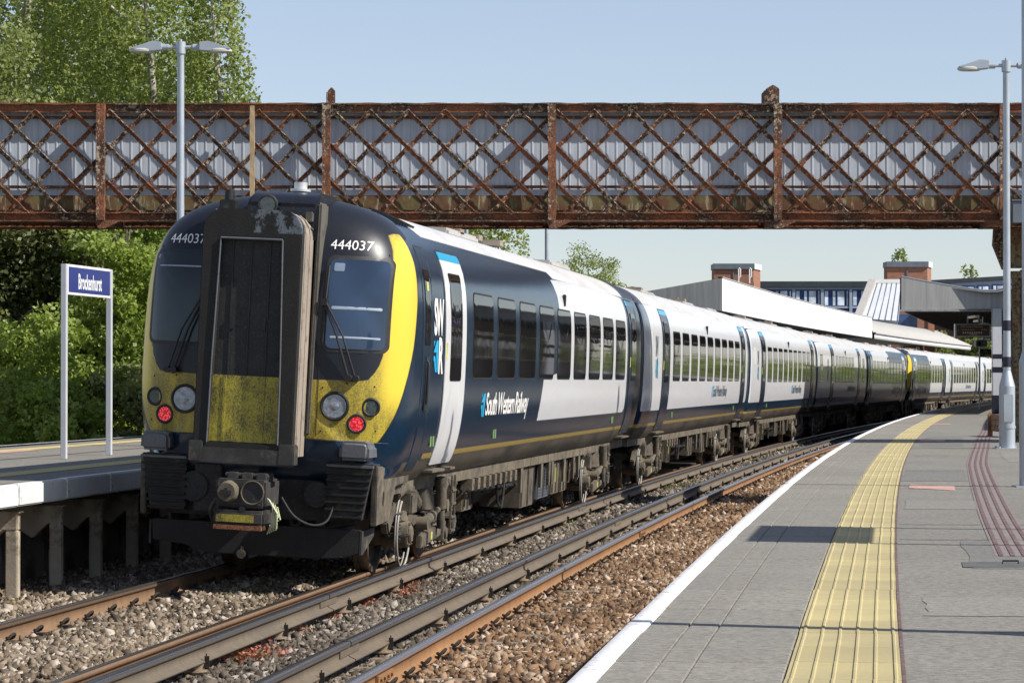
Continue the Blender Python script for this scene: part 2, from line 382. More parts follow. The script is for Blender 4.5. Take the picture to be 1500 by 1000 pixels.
def m_rail(name, c1, c2, head):
    m, nt, b = new_mat(name); g = nd(nt, "ShaderNodeNewGeometry"); vec = wcoords(nt)
    n = noise(nt, vec, 9, 8, .7); n2 = noise(nt, vec, 1.1, 3)
    c = mixc(nt, ramp(nt, math_(nt, 'ADD', math_(nt, 'MULTIPLY', n, .6), math_(nt, 'MULTIPLY', n2, .4)), .35, .65), c1, c2)
    a = nd(nt, "ShaderNodeAttribute", attribute_name='a_head').outputs["Fac"]
    c = mixc(nt, a, c, head); nt.links.new(c, b.inputs["Base Color"])
    nt.links.new(math_(nt, 'SUBTRACT', .85, math_(nt, 'MULTIPLY', a, .58)), b.inputs["Roughness"])
    nt.links.new(math_(nt, 'MULTIPLY', a, .8), b.inputs["Metallic"]); bump(nt, b, n, .3, .004); return m
M['rail_orange'] = m_rail('rusty_orange_rail', (.30, .155, .062), (.20, .105, .05), (.36, .37, .42))
M['rail_brown'] = m_rail('rusty_brown_rail', (.23, .13, .065), (.14, .085, .048), (.20, .155, .12))
M['rail_cond'] = m_rail('conductor_rail_iron', (.15, .115, .078), (.095, .078, .06), (.17, .165, .175))

def m_stone(name, cols):
    m, nt, b = new_mat(name)
    a = nd(nt, "ShaderNodeAttribute", attribute_name='tint').outputs["Fac"]
    r = nd(nt, "ShaderNodeValToRGB"); nt.links.new(a, r.inputs[0]); els = r.color_ramp.elements
    while len(els) < len(cols): els.new(.5)
    for i, c in enumerate(cols): els[i].position = i / (len(cols) - 1); els[i].color = (*c, 1)
    n = noise(nt, wcoords(nt), 60, 4); c = mixc(nt, math_(nt, 'MULTIPLY', n, .4), r.outputs[0], (.10, .075, .05))
    nt.links.new(c, b.inputs["Base Color"]); b.inputs["Roughness"].default_value = .9; return m
M['stone_rust'] = m_stone('rust_stained_ballast', [(.04, .02, .009), (.13, .066, .028), (.22, .12, .056), (.31, .20, .115), (.55, .44, .34)])
M['stone_grey'] = m_stone('grey_ballast', [(.025, .02, .015), (.07, .055, .04), (.125, .10, .075), (.20, .165, .13), (.38, .34, .29)])
M['stone_pale'] = m_stone('pale_ballast', [(.03, .022, .013), (.11, .08, .05), (.20, .15, .10), (.30, .235, .17), (.52, .45, .37)])
M['bed'] = simple('ballast_bed_soil', (.10, .07, .045), .95, 0, .4, 20, .8, 50, world=True)
M['earth'] = simple('scrub_earth', (.07, .08, .035), .95, 0, .5, 1.5, .6, 12, world=True)

def m_leaf(name, cols, trans=.35):
    m = bpy.data.materials.new(name); m.use_nodes = True; nt = m.node_tree; nt.nodes.clear()
    out = nd(nt, "ShaderNodeOutputMaterial")
    a = nd(nt, "ShaderNodeAttribute", attribute_name='tint').outputs["Fac"]
    r = nd(nt, "ShaderNodeValToRGB"); nt.links.new(a, r.inputs[0]); els = r.color_ramp.elements
    while len(els) < len(cols): els.new(.5)
    for i, c in enumerate(cols): els[i].position = i / (len(cols) - 1); els[i].color = (*c, 1)
    b = nd(nt, "ShaderNodeBsdfPrincipled"); b.inputs["Roughness"].default_value = .5; nt.links.new(r.outputs[0], b.inputs["Base Color"])
    t = nd(nt, "ShaderNodeBsdfTranslucent"); tc = mixc(nt, .5, r.outputs[0], (.20, .26, .03)); nt.links.new(tc, t.inputs[0])
    mx = nd(nt, "ShaderNodeMixShader"); mx.inputs[0].default_value = trans
    nt.links.new(b.outputs[0], mx.inputs[1]); nt.links.new(t.outputs[0], mx.inputs[2]); nt.links.new(mx.outputs[0], out.inputs[0]); return m
M['leaf_birch'] = m_leaf('birch_leaves', [(.15, .19, .045), (.26, .32, .07), (.36, .41, .11), (.50, .53, .25)], .55)
M['leaf_bush'] = m_leaf('bush_leaves', [(.14, .21, .035), (.27, .37, .06), (.38, .48, .10), (.50, .58, .20)], .55)
M['leaf_dark'] = m_leaf('dark_conifer_leaves', [(.03, .044, .016), (.06, .08, .026), (.11, .125, .042), (.18, .18, .07)], .25)
M['leaf_pale'] = m_leaf('pale_hazel_leaves', [(.14, .19, .05), (.23, .27, .08), (.31, .34, .12), (.40, .42, .2)], .45)
M['weed_red'] = m_leaf('red_stonecrop', [(.22, .05, .03), (.38, .10, .07), (.45, .18, .12), (.25, .16, .06)], .2)
M['weed_green'] = m_leaf('weed_leaves', [(.05, .09, .02), (.10, .15, .03), (.16, .22, .05), (.45, .40, .04)], .25)

M['weedmark'] = simple('green_door_mark', (.15, .34, .10), .6, 0, .1, 20)
M['cabblack'] = simple('gloss_cab_black', (.011, .013, .020), .22, 0, .15, 8, .1, 60, ((.06, .055, .05), .12, 45))
M['dust_lit_edge'] = simple('dusty_lit_edge_grey', (.10, .09, .075), .7, 0, .3, 6, .3, 60)
M['pipe_pale'] = simple('pale_green_cable', (.48, .50, .30), .55)
M['door_white2'] = simple('white_access_panel', (.66, .66, .66), .3, 0, .05, 3)
M['post_white'] = simple('white_post_paint', (.62, .63, .66), .5, 0, .06, 4)
M['rust_col'] = m_rust('olive_painted_column', (.23, .20, .12), .07)
M['bldg_blue'] = simple('blue_glazed_screen', (.06, .11, .25), .2, 0, .4, 1.5)
M['cover_grey'] = simple('pale_sticker', (.20, .26, .34), .4)
M['canopy_grey2'] = simple('grey_trim', (.28, .28, .28), .7)
M['timber2'] = simple('pale_timber_batten', (.42, .30, .17), .8, 0, .2, 6)

# ------------------------------------------------------------------ track geometry: everything follows one right-hand curve
P0X, P0Y, PH0, RAD = .19, 9.71, .1312, 1365.0
CX = P0X + RAD * math.cos(PH0); CY = P0Y - RAD * math.sin(PH0)
def path(s, d=0.0, z=0.0):
    """point at arc length s along the platform edge, d metres to its left"""
    ph = PH0 + s / RAD; r = RAD + d
    return (CX - r * math.cos(ph), CY + r * math.sin(ph), z)
def head(s): return PH0 + s / RAD
def s_at_Z(Z, d=0.0):
    return (math.asin((Z - CY) / (RAD + d)) - PH0) * RAD
def inv(X, Z):
    dx, dy = CX - X, Z - CY
    r = math.hypot(dx, dy); return ((math.atan2(dy, dx) - PH0) * RAD, r - RAD)
def pix(x, y, z):
    """place on the horizontal plane z that the camera sees at a photograph pixel"""
    Zd = 4050 * (EYE - z) / (y - 558); return ((x - 750) / 4050 * Zd, Zd)

def sweep_mesh(name, prof, d0, s0, s1, step, mat, closed=True, head_z=None, zfun=None, smooth=False):
    n = max(2, int((s1 - s0) / step) + 1); S = np.linspace(s0, s1, n); k = len(prof)
    V = []; A = []
    for s in S:
        for (pd, pz) in prof:
            d = d0 + pd; z = pz + (zfun(d) if zfun else 0)
            V.append(path(s, d, z)); A.append(1.0 if head_z is not None and pz > head_z else 0.0)
    F = []
    kk = k if closed else k - 1
    for i in range(n - 1):
        for j in range(kk):
            a = i * k + j; b = i * k + (j + 1) % k
            F.append((a, b, b + k, a + k))
    me = np_mesh(name, V, F, [mat], smooth, {'a_head': A})
    import bmesh
    bm = bmesh.new(); bm.from_mesh(me); 
    if closed: bmesh.ops.recalc_face_normals(bm, faces=bm.faces)
    else:
        bm.normal_update()
        if sum(f.normal.z for f in bm.faces) < 0: bmesh.ops.reverse_faces(bm, faces=bm.faces)
    bm.to_mesh(me); bm.free()
    return me

def place_on_path(o, s, d, z=0, extra=0):
    o.location = path(s, d, z); o.rotation_euler = (0, 0, -head(s) + extra)
# local frame on the path: +x = right of track, +y = away

def spline(pts, k=5):
    out = []; P = [Vector(p) for p in pts]; P = [P[0]] + P + [P[-1]]
    for i in range(1, len(P) - 2):
        a, b, c, d = P[i - 1], P[i], P[i + 1], P[i + 2]
        for j in range(k):
            t = j / k; out.append(.5 * ((2 * b) + (c - a) * t + (2 * a - 5 * b + 4 * c - d) * t * t + (3 * b - a - 3 * c + d) * t ** 3))
    out.append(P[-2]); return out
def text_mesh(name, txt, mapfn, mat, size=1.0, sx=1.0, bold=0.0, align='LEFT', parent=None, spacing=1.0):
    cu = bpy.data.curves.new(name, 'FONT'); cu.body = txt; cu.size = size; cu.offset = bold; cu.align_x = align
    cu.space_character = spacing; cu.resolution_u = 3
    to = bpy.data.objects.new(name, cu)
    me = bpy.data.meshes.new_from_object(to)
    bpy.data.objects.remove(to); bpy.data.curves.remove(cu)
    for v in me.vertices: v.co = mapfn(v.co.x * sx, v.co.y)
    me.materials.clear(); me.materials.append(mat); me.name = name
    return link_mesh(name, me, parent)
# ================================================================== THE TRAIN
OFF_T, S_NOSE, LCAR = 5.04, 15.95, 23.0        # centre line of the far track, nose position, coupling pitch
ROLL = R_(2.8)
def chaikin(p, n=2):
    for _ in range(n):
        q = [p[0]]
        for a, b in zip(p[:-1], p[1:]):
            q += [(a[0] * .75 + b[0] * .25, a[1] * .75 + b[1] * .25), (a[0] * .25 + b[0] * .75, a[1] * .25 + b[1] * .75)]
        q.append(p[-1]); p = q
    return p
PROF = chaikin([(1.14, 1.00), (1.24, 1.12), (1.31, 1.32), (1.355, 1.6), (1.37, 1.9), (1.37, 2.3), (1.36, 2.7), (1.335, 3.0), (1.285, 3.22), (1.19, 3.42), (1.05, 3.57), (.85, 3.68), (.6, 3.755), (.3, 3.80), (0, 3.815)], 2)
PH = np.array([p[0] for p in PROF]); PZ = np.array([p[1] for p in PROF])
def hw(z): return float(np.interp(z, PZ, PH))
right = PROF; left = [(-a, b) for a, b in reversed(PROF[:-1])]
LOOP = right + left                                   # open at the bottom
nb = 8
BOT = [(-1.14 + 2.28 * (i + 1) / (nb + 1), 1.0) for i in range(nb)]
LOOP = np.array(LOOP + BOT)                           # closed loop
NL = len(LOOP)
CEN = np.array([0.0, 2.2])
_ang = np.arctan2(LOOP[:, 1] - CEN[1], LOOP[:, 0] - CEN[0]); _rad = np.hypot(LOOP[:, 0], LOOP[:, 1] - CEN[1])
_o = np.argsort(_ang); ANG = np.concatenate([_ang[_o] - 2 * np.pi, _ang[_o], _ang[_o] + 2 * np.pi]); RADI = np.tile(_rad[_o], 3)
def smooth01(x): x = np.clip(x, 0, 1); return x * x * (3 - 2 * x)
def depth_at(ang, r_out):
    z = CEN[1] + r_out * np.sin(ang)
    wt = smooth01((z - 2.95) / .75); wb = smooth01((1.12 - z) / .12)
    return (.90 * (1 - wt) + .95 * wt) * (1 - wb) + .25 * wb
UF = .56
def u_face(v, z):
    v = np.asarray(v, float); z = np.asarray(z, float)
    a = np.arctan2(z - CEN[1], v); r = np.hypot(v, z - CEN[1]); R0 = np.interp(a, ANG, RADI)
    k = np.clip(r / R0, 0, .9999)
    D = depth_at(a, R0)
    return UF + D * (1 - (1 - k ** 5.5) ** .45) + np.clip(z - 1.9, 0, 3) * .055 * (1 - k ** 8) + .05 * (v / 1.37) ** 2 * (1 - k ** 8)

def u_out(z):      # where the yellow of the cab corner stops on the side
    return np.interp(z, [1.3, 1.45, 1.7, 1.95, 2.35, 2.8, 3.2, 3.5], [.78, .83, .96, 1.08, 1.28, 1.42, 1.45, 1.38])
def livery_attrs(P, kind):
    v, u, z = P[:, 0], P[:, 1], P[:, 2]; av = np.abs(v); n = len(v)
    neg = np.full(n, -1.0)
    A = {}
    dust = 1.20 - z
    if kind == 'cab':
        zr = np.where(u < 12.1, 3.50, 3.42)
        uroof = 1.25 + 1.25 * smooth01((av - .2) / .9)
        roof = np.minimum(z - zr, u - uroof)
        bnd = np.where(z > 3.2, 12.0 - (z - 3.2) * .5, np.where(z > 2.06, 12.02, 10.55 - (2.06 - z) * .55))
        white = np.minimum(np.minimum(u - bnd, z - 1.50), 20.45 - u)
        white = np.where(z > 3.42, -1, white)
        vin = np.interp(z, [1.45, 2.0, 2.4, 2.9, 3.1, 3.3, 3.45, 3.55], [1.13, 1.135, 1.17, 1.195, 1.195, 1.155, 1.085, 1.03])
        zb = 1.98 + .02 * av + np.clip(av - 1.02, 0, 1) ** 1.6 * 5
        body = np.maximum(av - vin, (zb - z))
        yel = np.minimum(np.minimum(body, u_out(z) - u), np.minimum(z - (1.44 - .03 * av), 3.46 - z))
        yel = np.where(z > 3.0, np.minimum(yel, 3.46 - z - .35 * np.abs(av - 1.14)), yel)
        band = np.minimum(np.minimum(z - 1.205, 1.268 - z), u - 2.4)
        black = np.minimum(np.minimum(u_out(z) + .02 - u, z - 1.42), 3.9 - z)
        black = np.where(z > 3.42, 1.6 - u, black)
        dust = np.where(u > 1.4, dust, -1)
        clean = smooth01((av - 1.10) / .14) * smooth01((z - 1.5) / .5)
        A['a_clean'] = np.clip(clean + .15, 0, 1)
        A['a_black'] = black
        A['a_yellow'] = yel
    else:
        roof = z - 3.42
        edge = .85 if kind == 'mid' else .85
        white = np.minimum(np.minimum(z - 1.50, u - .28), 22.10 - u); white = np.where(z > 3.42, -1, white)
        band = np.minimum(np.minimum(z - 1.205, 1.268 - z), 10 + 0 * u)
        A['a_clean'] = np.ones(n); A['a_black'] = np.maximum(.10 - u, u - 22.72) + 0 * z; A['a_yellow'] = neg
    A['a_white'] = white; A['a_roof'] = np.where(A['a_black'] > 0, -1, roof) if kind != 'cab' else roof
    A['a_band'] = band; A['a_dust'] = dust
    return A

def shell(kind):
    """body shell, u along +y"""
    V = []; rings = []
    if kind == 'cab':
        ks = [0.12, .24, .36, .46, .54, .61, .67, .72, .76, .80, .83, .86, .885, .91, .93, .95, .965, .98, .99, .997, 1.0]
        for k in ks:
            q = CEN + (LOOP - CEN) * k; uu = u_face(q[:, 0], q[:, 1])
            if k == 1.0: uu = UF + depth_at(np.arctan2(LOOP[:, 1] - CEN[1], LOOP[:, 0]), np.hypot(LOOP[:, 0], LOOP[:, 1] - CEN[1]))
            rings.append(np.column_stack([q[:, 0], uu, q[:, 1]]))
        uend = rings[-1][:, 1]
        for t in (.15, .3, .45, .6, .8, 1.0): rings.append(np.column_stack([LOOP[:, 0], uend * (1 - t) + 2.7 * t, LOOP[:, 1]]))
        us = list(np.arange(2.85, 22.41, .2))
        cen0 = [0, float(u_face(0.0001, 2.2)), 2.2]
    else:
        for k in (.5, .85, .93, .965, .985, .995):
            q = CEN + (LOOP - CEN) * k; t = 1 - k
            rings.append(np.column_stack([q[:, 0], np.full(NL, .30 - .0 * t) if k < .9 else np.full(NL, .18 + .22 * (1 - math.sqrt(max(0, 1 - ((k - .93) / .07) ** 2))) - .0), q[:, 1]]))
        rings[0][:, 1] = .18; rings[1][:, 1] = .18
        us = [.40] + list(np.arange(.5, 22.41, .2)); cen0 = [0, .18, 2.2]
    for uu in us: rings.append(np.column_stack([LOOP[:, 0], np.full(NL, uu), LOOP[:, 1]]))
    for k, uu in ((1.0, 22.56), (.995, 22.66), (.985, 22.73), (.965, 22.79), (.93, 22.82), (.5, 22.82)):
        q = CEN + (LOOP - CEN) * k; rings.append(np.column_stack([q[:, 0], np.full(NL, uu), q[:, 1]]))
    V = np.vstack(rings + [np.array([cen0, [0, 22.82, 2.2]])]); c0 = len(V) - 2; c1 = len(V) - 1
    nr = len(rings); F = []
    i = np.arange(NL); j = (i + 1) % NL
    for r in range(nr - 1): F.append(np.column_stack([r * NL + i, r * NL + j, (r + 1) * NL + j, (r + 1) * NL + i]))
    F.append(np.column_stack([np.full(NL, c0), j, i, i])); F.append(np.column_stack([np.full(NL, c1), (nr - 1) * NL + i, (nr - 1) * NL + j, (nr - 1) * NL + j]))
    F = np.vstack(F)
    # centre fans are triangles stored as quads with a doubled corner: build them separately
    quads = F[:-2 * NL]; t0 = F[-2 * NL:-NL, :3]; t1 = F[-NL:, :3]
    me = bpy.data.meshes.new('body_shell_' + kind)
    me.from_pydata(V.tolist(), [], quads.tolist() + t0.tolist() + t1.tolist())
    import bmesh
    bm = bmesh.new(); bm.from_mesh(me); bmesh.ops.recalc_face_normals(bm, faces=bm.faces); bm.to_mesh(me); bm.free()
    me.polygons.foreach_set("use_smooth", [True] * len(me.polygons)); me.set_sharp_from_angle(angle=R_(50))
    me.materials.append(M['livery'])
    P = V.copy(); A = livery_attrs(P, kind)
    for kk, a in A.items():
        at = me.attributes.new(kk, 'FLOAT', 'POINT'); at.data.foreach_set("value", np.asarray(a, dtype=np.float32))
    me.update(); return me

def rrect(x0, x1, y0, y1, r, n=5):
    pts = []
    for cx, cy, a0 in ((x1 - r, y1 - r, 0), (x0 + r, y1 - r, 90), (x0 + r, y0 + r, 180), (x1 - r, y0 + r, 270)):
        for i in range(n + 1):
            a = R_(a0 + 90 * i / n); pts.append((cx + r * math.cos(a), cy + r * math.sin(a)))
    # add mid points on long edges so the patch can follow curved skins
    out = []
    for a, b in zip(pts, pts[1:] + pts[:1]):
        L = math.hypot(b[0] - a[0], b[1] - a[1]); k = max(1, int(L / .12))
        for i in range(k): out.append((a[0] + (b[0] - a[0]) * i / k, a[1] + (b[1] - a[1]) * i / k))
    return out
def patch(name, outline, mapfn, mat, parent, off=.004, depth=.03, rings=(.0, .35, .7, .93, 1.0)):
    """thin plate that follows a curved skin; mapfn(a, b, off) -> xyz"""
    cx = sum(p[0] for p in outline) / len(outline); cy = sum(p[1] for p in outline) / len(outline)
    V = [mapfn(cx, cy, off)]; F = []; n = len(outline)
    for k in rings[1:]:
        for p in outline: V.append(mapfn(cx + (p[0] - cx) * k, cy + (p[1] - cy) * k, off))
    for p in outline: V.append(mapfn(p[0], p[1], off - depth))
    for i in range(n): F.append((0, 1 + i, 1 + (i + 1) % n))
    for r in range(len(rings) - 1):
        for i in range(n):
            a = 1 + r * n + i; b = 1 + r * n + (i + 1) % n; F.append((a, a + n, b + n, b))
    me = bpy.data.meshes.new(name); me.from_pydata([tuple(map(float, v)) for v in V], [], F)
    import bmesh
    bm = bmesh.new(); bm.from_mesh(me); bmesh.ops.recalc_face_normals(bm, faces=bm.faces); bm.to_mesh(me); bm.free()
    me.polygons.foreach_set("use_smooth", [True] * len(me.polygons)); me.set_sharp_from_angle(angle=R_(40))
    me.materials.append(mat)
    c = mapfn(cx, cy, off + 1.0); c0 = mapfn(cx, cy, off)
    # outward check on the central fan
    d = Vector([c[i] - c0[i] for i in range(3)])
    me.update()
    if me.polygons[0].normal.dot(d) < 0: me.flip_normals()
    return link_mesh(name, me, parent)
def side_map(sd):
    def f(u, z, off=0.0): return (sd * (hw(z) + off), u, z)
    return f
def face_map(v, z, off=0.0): return (v, float(u_face(v, z)) - off, z)

def logo_poly(sx, sy):
    # slanted arrow pair
    return [[(0, .62), (.62, 1.0), (1, 1.0), (1, 0), (.78, 0), (.55, .62)], [(0, .50), (.36, .50), (.70, 0), (.45, 0), (.12, .36), (0, .36)], [(0, .80), (.25, .97), (0, .97)]]

def decals_side(parent, sd, u0, letters_mat, zt=2.92, zb=2.14, w=.55):
    f = side_map(sd)
    h = (zt - zb) * .47; cap = h / .70
    def put(txt, a, b, z):
        t = text_mesh('lettering', txt, lambda x, y: Vector((x, y, 0)), letters_mat, cap, 1.0, .018, parent=parent, spacing=.9)
        x0 = min(v.co.x for v in t.data.vertices); x1 = max(v.co.x for v in t.data.vertices)
        for v in t.data.vertices:
            x = (v.co.x - x0) / (x1 - x0) * (b - a)
            v.co = f((u0 + a + x) if sd > 0 else (u0 + w - a - x), z + v.co.y, .004)
    put('SW', 0, w, zt - h); put('R', w * .52, w * .98, zb)
    # cyan logo
    V = []; Fc = []
    for poly in logo_poly(1, 1):
        b = len(V)
        for (x, y) in poly:
            uu = u0 + (x * w * .46 if sd > 0 else w - x * w * .46); V.append(f(uu, zb + y * h * .93, .004))
        Fc.append(tuple(range(b, b + len(poly))))
    me = bpy.data.meshes.new('logo'); me.from_pydata(V, [], Fc); me.materials.append(M['cyan']); link_mesh('logo', me, parent)
def wordmark(parent, sd, u0, u1, z0, cap, mat):
    f = side_map(sd); W = u1 - u0
    lw = W * .07
    size = cap / .70
    # measure at unit width
    t = text_mesh('lettering', 'South Western Railway', lambda x, y: Vector((x, y, 0)), mat, size, 1.0, .007, parent=parent, spacing=.88)
    wd = max(v.co.x for v in t.data.vertices); k = (W - lw * 1.3) / wd
    for v in t.data.vertices:
        x, y = v.co.x * k, v.co.y
        uu = (u0 + lw * 1.3 + x) if sd > 0 else (u1 - lw * 1.3 - x)
        v.co = f(uu, z0 + y, .004)
    V = []; Fc = []
    for poly in logo_poly(1, 1):
        b = len(V)
        for (x, y) in poly:
            uu = (u0 + x * lw) if sd > 0 else (u1 - x * lw); V.append(f(uu, z0 - .02 + y * cap * 1.05, .004))
        Fc.append(tuple(range(b, b + len(poly))))
    me = bpy.data.meshes.new('logo'); me.from_pydata(V, [], Fc); me.materials.append(M['cyan']); link_mesh('logo', me, parent)

def door(parent, sd, u0, u1, mat, z0=1.13, z1=3.37, wz=(2.02, 3.16)):
    f = side_map(sd)
    d = patch('door', rrect(u0, u1, z0, z1, .06), f, mat, parent, off=.012, depth=.05)
    patch('door_seal', rrect(u0 - .025, u1 + .025, z0 - .01, z1 + .02, .07), f, M['black'], d, off=.004, depth=.03)
    m = (u0 + u1) / 2; wdt = (u1 - u0) * .27
    patch('door_window', rrect(m - wdt - .0, m + wdt, wz[0], wz[1], .05), f, M['glass'], d, off=.018, depth=.03)
    s = MB(); x = sd * (hw(1.1) + .09); s.box(min(x, sd * 1.1), max(x, sd * 1.1), u0 - .05, u1 + .05, 1.055, 1.08); s.build('door_step', M['dust'], d)
    b = MB(); b.box(sd * (hw(2.35) + .012) - .006, sd * (hw(2.35) + .012) + .006, u0 + .05, u0 + .11, 2.25, 2.42); b.build('door_button', M['pipe_yellow'], d)
    return d
def side_windows(parent, sd, spans, z0=2.06, z1=2.985):
    f = side_map(sd)
    proto = None
    for (a, b) in spans:
        if proto is None or abs((b - a) - proto[1]) > .01:
            w_ = patch('window', rrect(0, b - a, z0, z1, .09), f, M['glass'], parent, off=.006, depth=.03)
            fr = patch('window_frame', rrect(-.022, b - a + .022, z0 - .022, z1 + .022, .10), f, M['black'], w_, off=.002, depth=.03)
            w_.location = (0, a, 0); proto = (w_, b - a)
        else:
            c = copy_tree(proto[0], parent); c.location = (0, a, 0)

# ---------------------------------------------------------------- bogie and underframe
def make_bogie(parent, uc, lead=False):
    fr = MB()
    for sd in (-1, 1):
        # side frame: dropped centre, raised ends
        fr.prism([(-1.75, .62), (-1.75, .78), (-.95, .80), (-.55, .56), (.55, .56), (.95, .80), (1.75, .78), (1.75, .62), (1.0, .60), (.6, .38), (-.6, .38), (-1.0, .60)], sd * .98 - .06, sd * .98 + .06)
        fr.bar((sd * 1.0, -1.6, .74), (sd * 1.0, -1.95, .5), .09, .16)
    fr.box(-.95, .95, -.25, .25, .45, .72); fr.box(-.95, .95, -1.72, -1.6, .55, .68); fr.box(-.95, .95, 1.6, 1.72, .55, .68)
    for sd in (-1, 1):
        # air spring and upper link
        fr.cyl((sd * .92, 0, .60), (sd * .92, 0, .92), .24, .20, 20)
        fr.box(sd * .98 - .12, sd * .98 + .12, -.30, .30, .90, .97)
        # upper casting above each axle
        for e in (-1, 1):
            fr.tube([(sd * 1.03, e * 1.72, .84), (sd * 1.05, e * 1.4, .90), (sd * 1.05, e * 1.0, .86), (sd * 1.06, e * .62, .70)], .085, 10)
            fr.box(sd * 1.0 - .12, sd * 1.0 + .16, e * 1.18 - .16, e * 1.18 + .16, .62, .84)
    b = fr.build('bogie', M['dust_shaded'], parent, smooth=True, bevel=.018, loc=(0, uc, 0))
    for sd in (-1, 1):
        for e in (-1, 1):
            ya = e * 1.3
            wm = MB(); x = sd * .72
            prof = [(-.07, .42), (.055, .42), (.07, .40), (.06, .35), (.02, .33), (.02, .14), (.07, .11), (.07, .0)]
            n = 40; vs = []; fs = []
            full = [(.035 * -1 - .05, .455)] + prof
            full = [(-.085, 0), (-.085, .11), (-.04, .14), (-.04, .33), (-.085, .36), (-.085, .45), (-.055, .452), (-.045, .425), (.065, .418), (.065, .36), (.01, .33), (.01, .14), (.07, .11), (.07, 0)]
            for (o_, r_) in full:
                for i in range(n):
                    t = 2 * math.pi * i / n; vs.append((x + sd * o_, ya + r_ * math.cos(t), .42 + r_ * math.sin(t)))
            for a in range(len(full) - 1):
                for i in range(n): fs.append((a * n + i, a * n + (i + 1) % n, (a + 1) * n + (i + 1) % n, (a + 1) * n + i))
            wm.add(vs, fs); wm.cyl((x, ya, .42), (x + sd * .16, ya, .42), .15, .12, 16)
            wm.build('wheel', M['steel_wheel'], b, smooth=True)
            ax = MB(); ax.cyl((sd * .86, ya, .42), (sd * 1.14, ya, .42), .155, .14, 18); ax.cyl((sd * 1.14, ya, .42), (sd * 1.17, ya, .42), .105, .09, 8)
            ax.prism([(ya - .1, .34), (ya - e * .62, .30), (ya - e * .66, .44), (ya, .60), (ya + .12, .5)], sd * .98 - .05, sd * .98 + .09)
            ax.cyl((sd * 1.0, ya, .55), (sd * 1.0, ya, .66), .12, .12, 14)
            for q in range(6):
                t = 2 * math.pi * q / 6; ax.cyl((sd * 1.13, ya + .12 * math.cos(t), .42 + .12 * math.sin(t)), (sd * 1.165, ya + .12 * math.cos(t), .42 + .12 * math.sin(t)), .018, n=6)
            ax.build('axle_box', M['dust'], b, smooth=True, bevel=.01)
            sp = MB(); pts = []
            for i in range(61):
                t = i / 60; an = t * 2 * math.pi * 4.5; pts.append((sd * 1.0 + .09 * math.cos(an), ya + e * .26 + .09 * math.sin(an), .36 + .32 * t))
            sp.tube(pts, .02, 6); sp.build('coil_spring', M['dust_dark'], b, smooth=True)
        dm = MB(); dm.cyl((sd * 1.16, -.62, .50), (sd * 1.16, -.12, .56), .055, n=12); dm.cyl((sd * 1.16, -.12, .56), (sd * 1.16, .5, .64), .032, n=10)
        dm.cyl((sd * 1.10, .52, .64), (sd * 1.22, .52, .64), .07, n=12); dm.cyl((sd * 1.10, -.66, .50), (sd * 1.22, -.66, .50), .07, n=12)
        dm.build('damper', M['dust'], b, smooth=True)
        vd = MB(); vd.cyl((sd * 1.18, .32, .40), (sd * 1.18, .22, .95), .045, n=12); vd.cyl((sd * 1.18, .28, .62), (sd * 1.18, .22, .96), .062, n=12); vd.build('damper', M['dust'], b, smooth=True)
        lb = MB(); lb.prism([(-.55, .22), (.62, .30), (.62, .44), (-.55, .36)], sd * 1.10 - .035, sd * 1.10 + .035)
        lb.box(sd * 1.1 - .05, sd * 1.1 + .05, .66, .82, .24, .46); lb.cyl((sd * 1.05, .80, .32), (sd * 1.17, .80, .32), .07, n=12)
        lb.build('lower_beam', M['dust'], b, bevel=.01)
        yl = MB(); yl.box(sd * 1.137 - .004, sd * 1.137 + .004, -.02, .06, .29, .37); yl.build('yellow_mark', M['pipe_yellow'], b)
        st = MB()
        for q in range(4): st.box(sd * 1.12 - .06, sd * 1.12 + .06, 1.02 + q * 0, 1.26, .32 + q * .15, .345 + q * .15)
        st.box(sd * 1.16 - .01, sd * 1.16 + .01, 1.02, 1.05, .3, .95); st.box(sd * 1.16 - .01, sd * 1.16 + .01, 1.23, 1.26, .3, .95)
        st.build('bracket', M['dust'], b)
        for e in (-1,):
            h = MB(); ya = e * 1.3
            pts = [(sd * 1.08, ya + e * (.36 * math.cos(t)), .44 + .37 * math.sin(t)) for t in np.linspace(R_(60), R_(-150), 22)]
            h.tube([(p[0], p[1], max(p[2], .07)) for p in pts], .011, 8)
            pts2 = [(sd * 1.06, ya + e * (.31 * math.cos(t) + .06), .46 + .38 * math.sin(t)) for t in np.linspace(R_(75), R_(-140), 20)]
            h.tube(pts2, .008, 6)
            h.build('hose', M['pipe_grey'], b, smooth=True)
            bk = MB(); bk.box(sd * .78, sd * .92, ya - .09, ya + .09, .75, .95); bk.bar((sd * .86, ya - e * .45, .82), (sd * .86, ya - e * .45, .30), .08, .10); bk.bar((sd * .86, ya - e * .48, .42), (sd * .80, ya - e * .44, .42), .12, .12)
            bk.build('brake_unit', M['dust_dark'], b, bevel=.01)
    return b

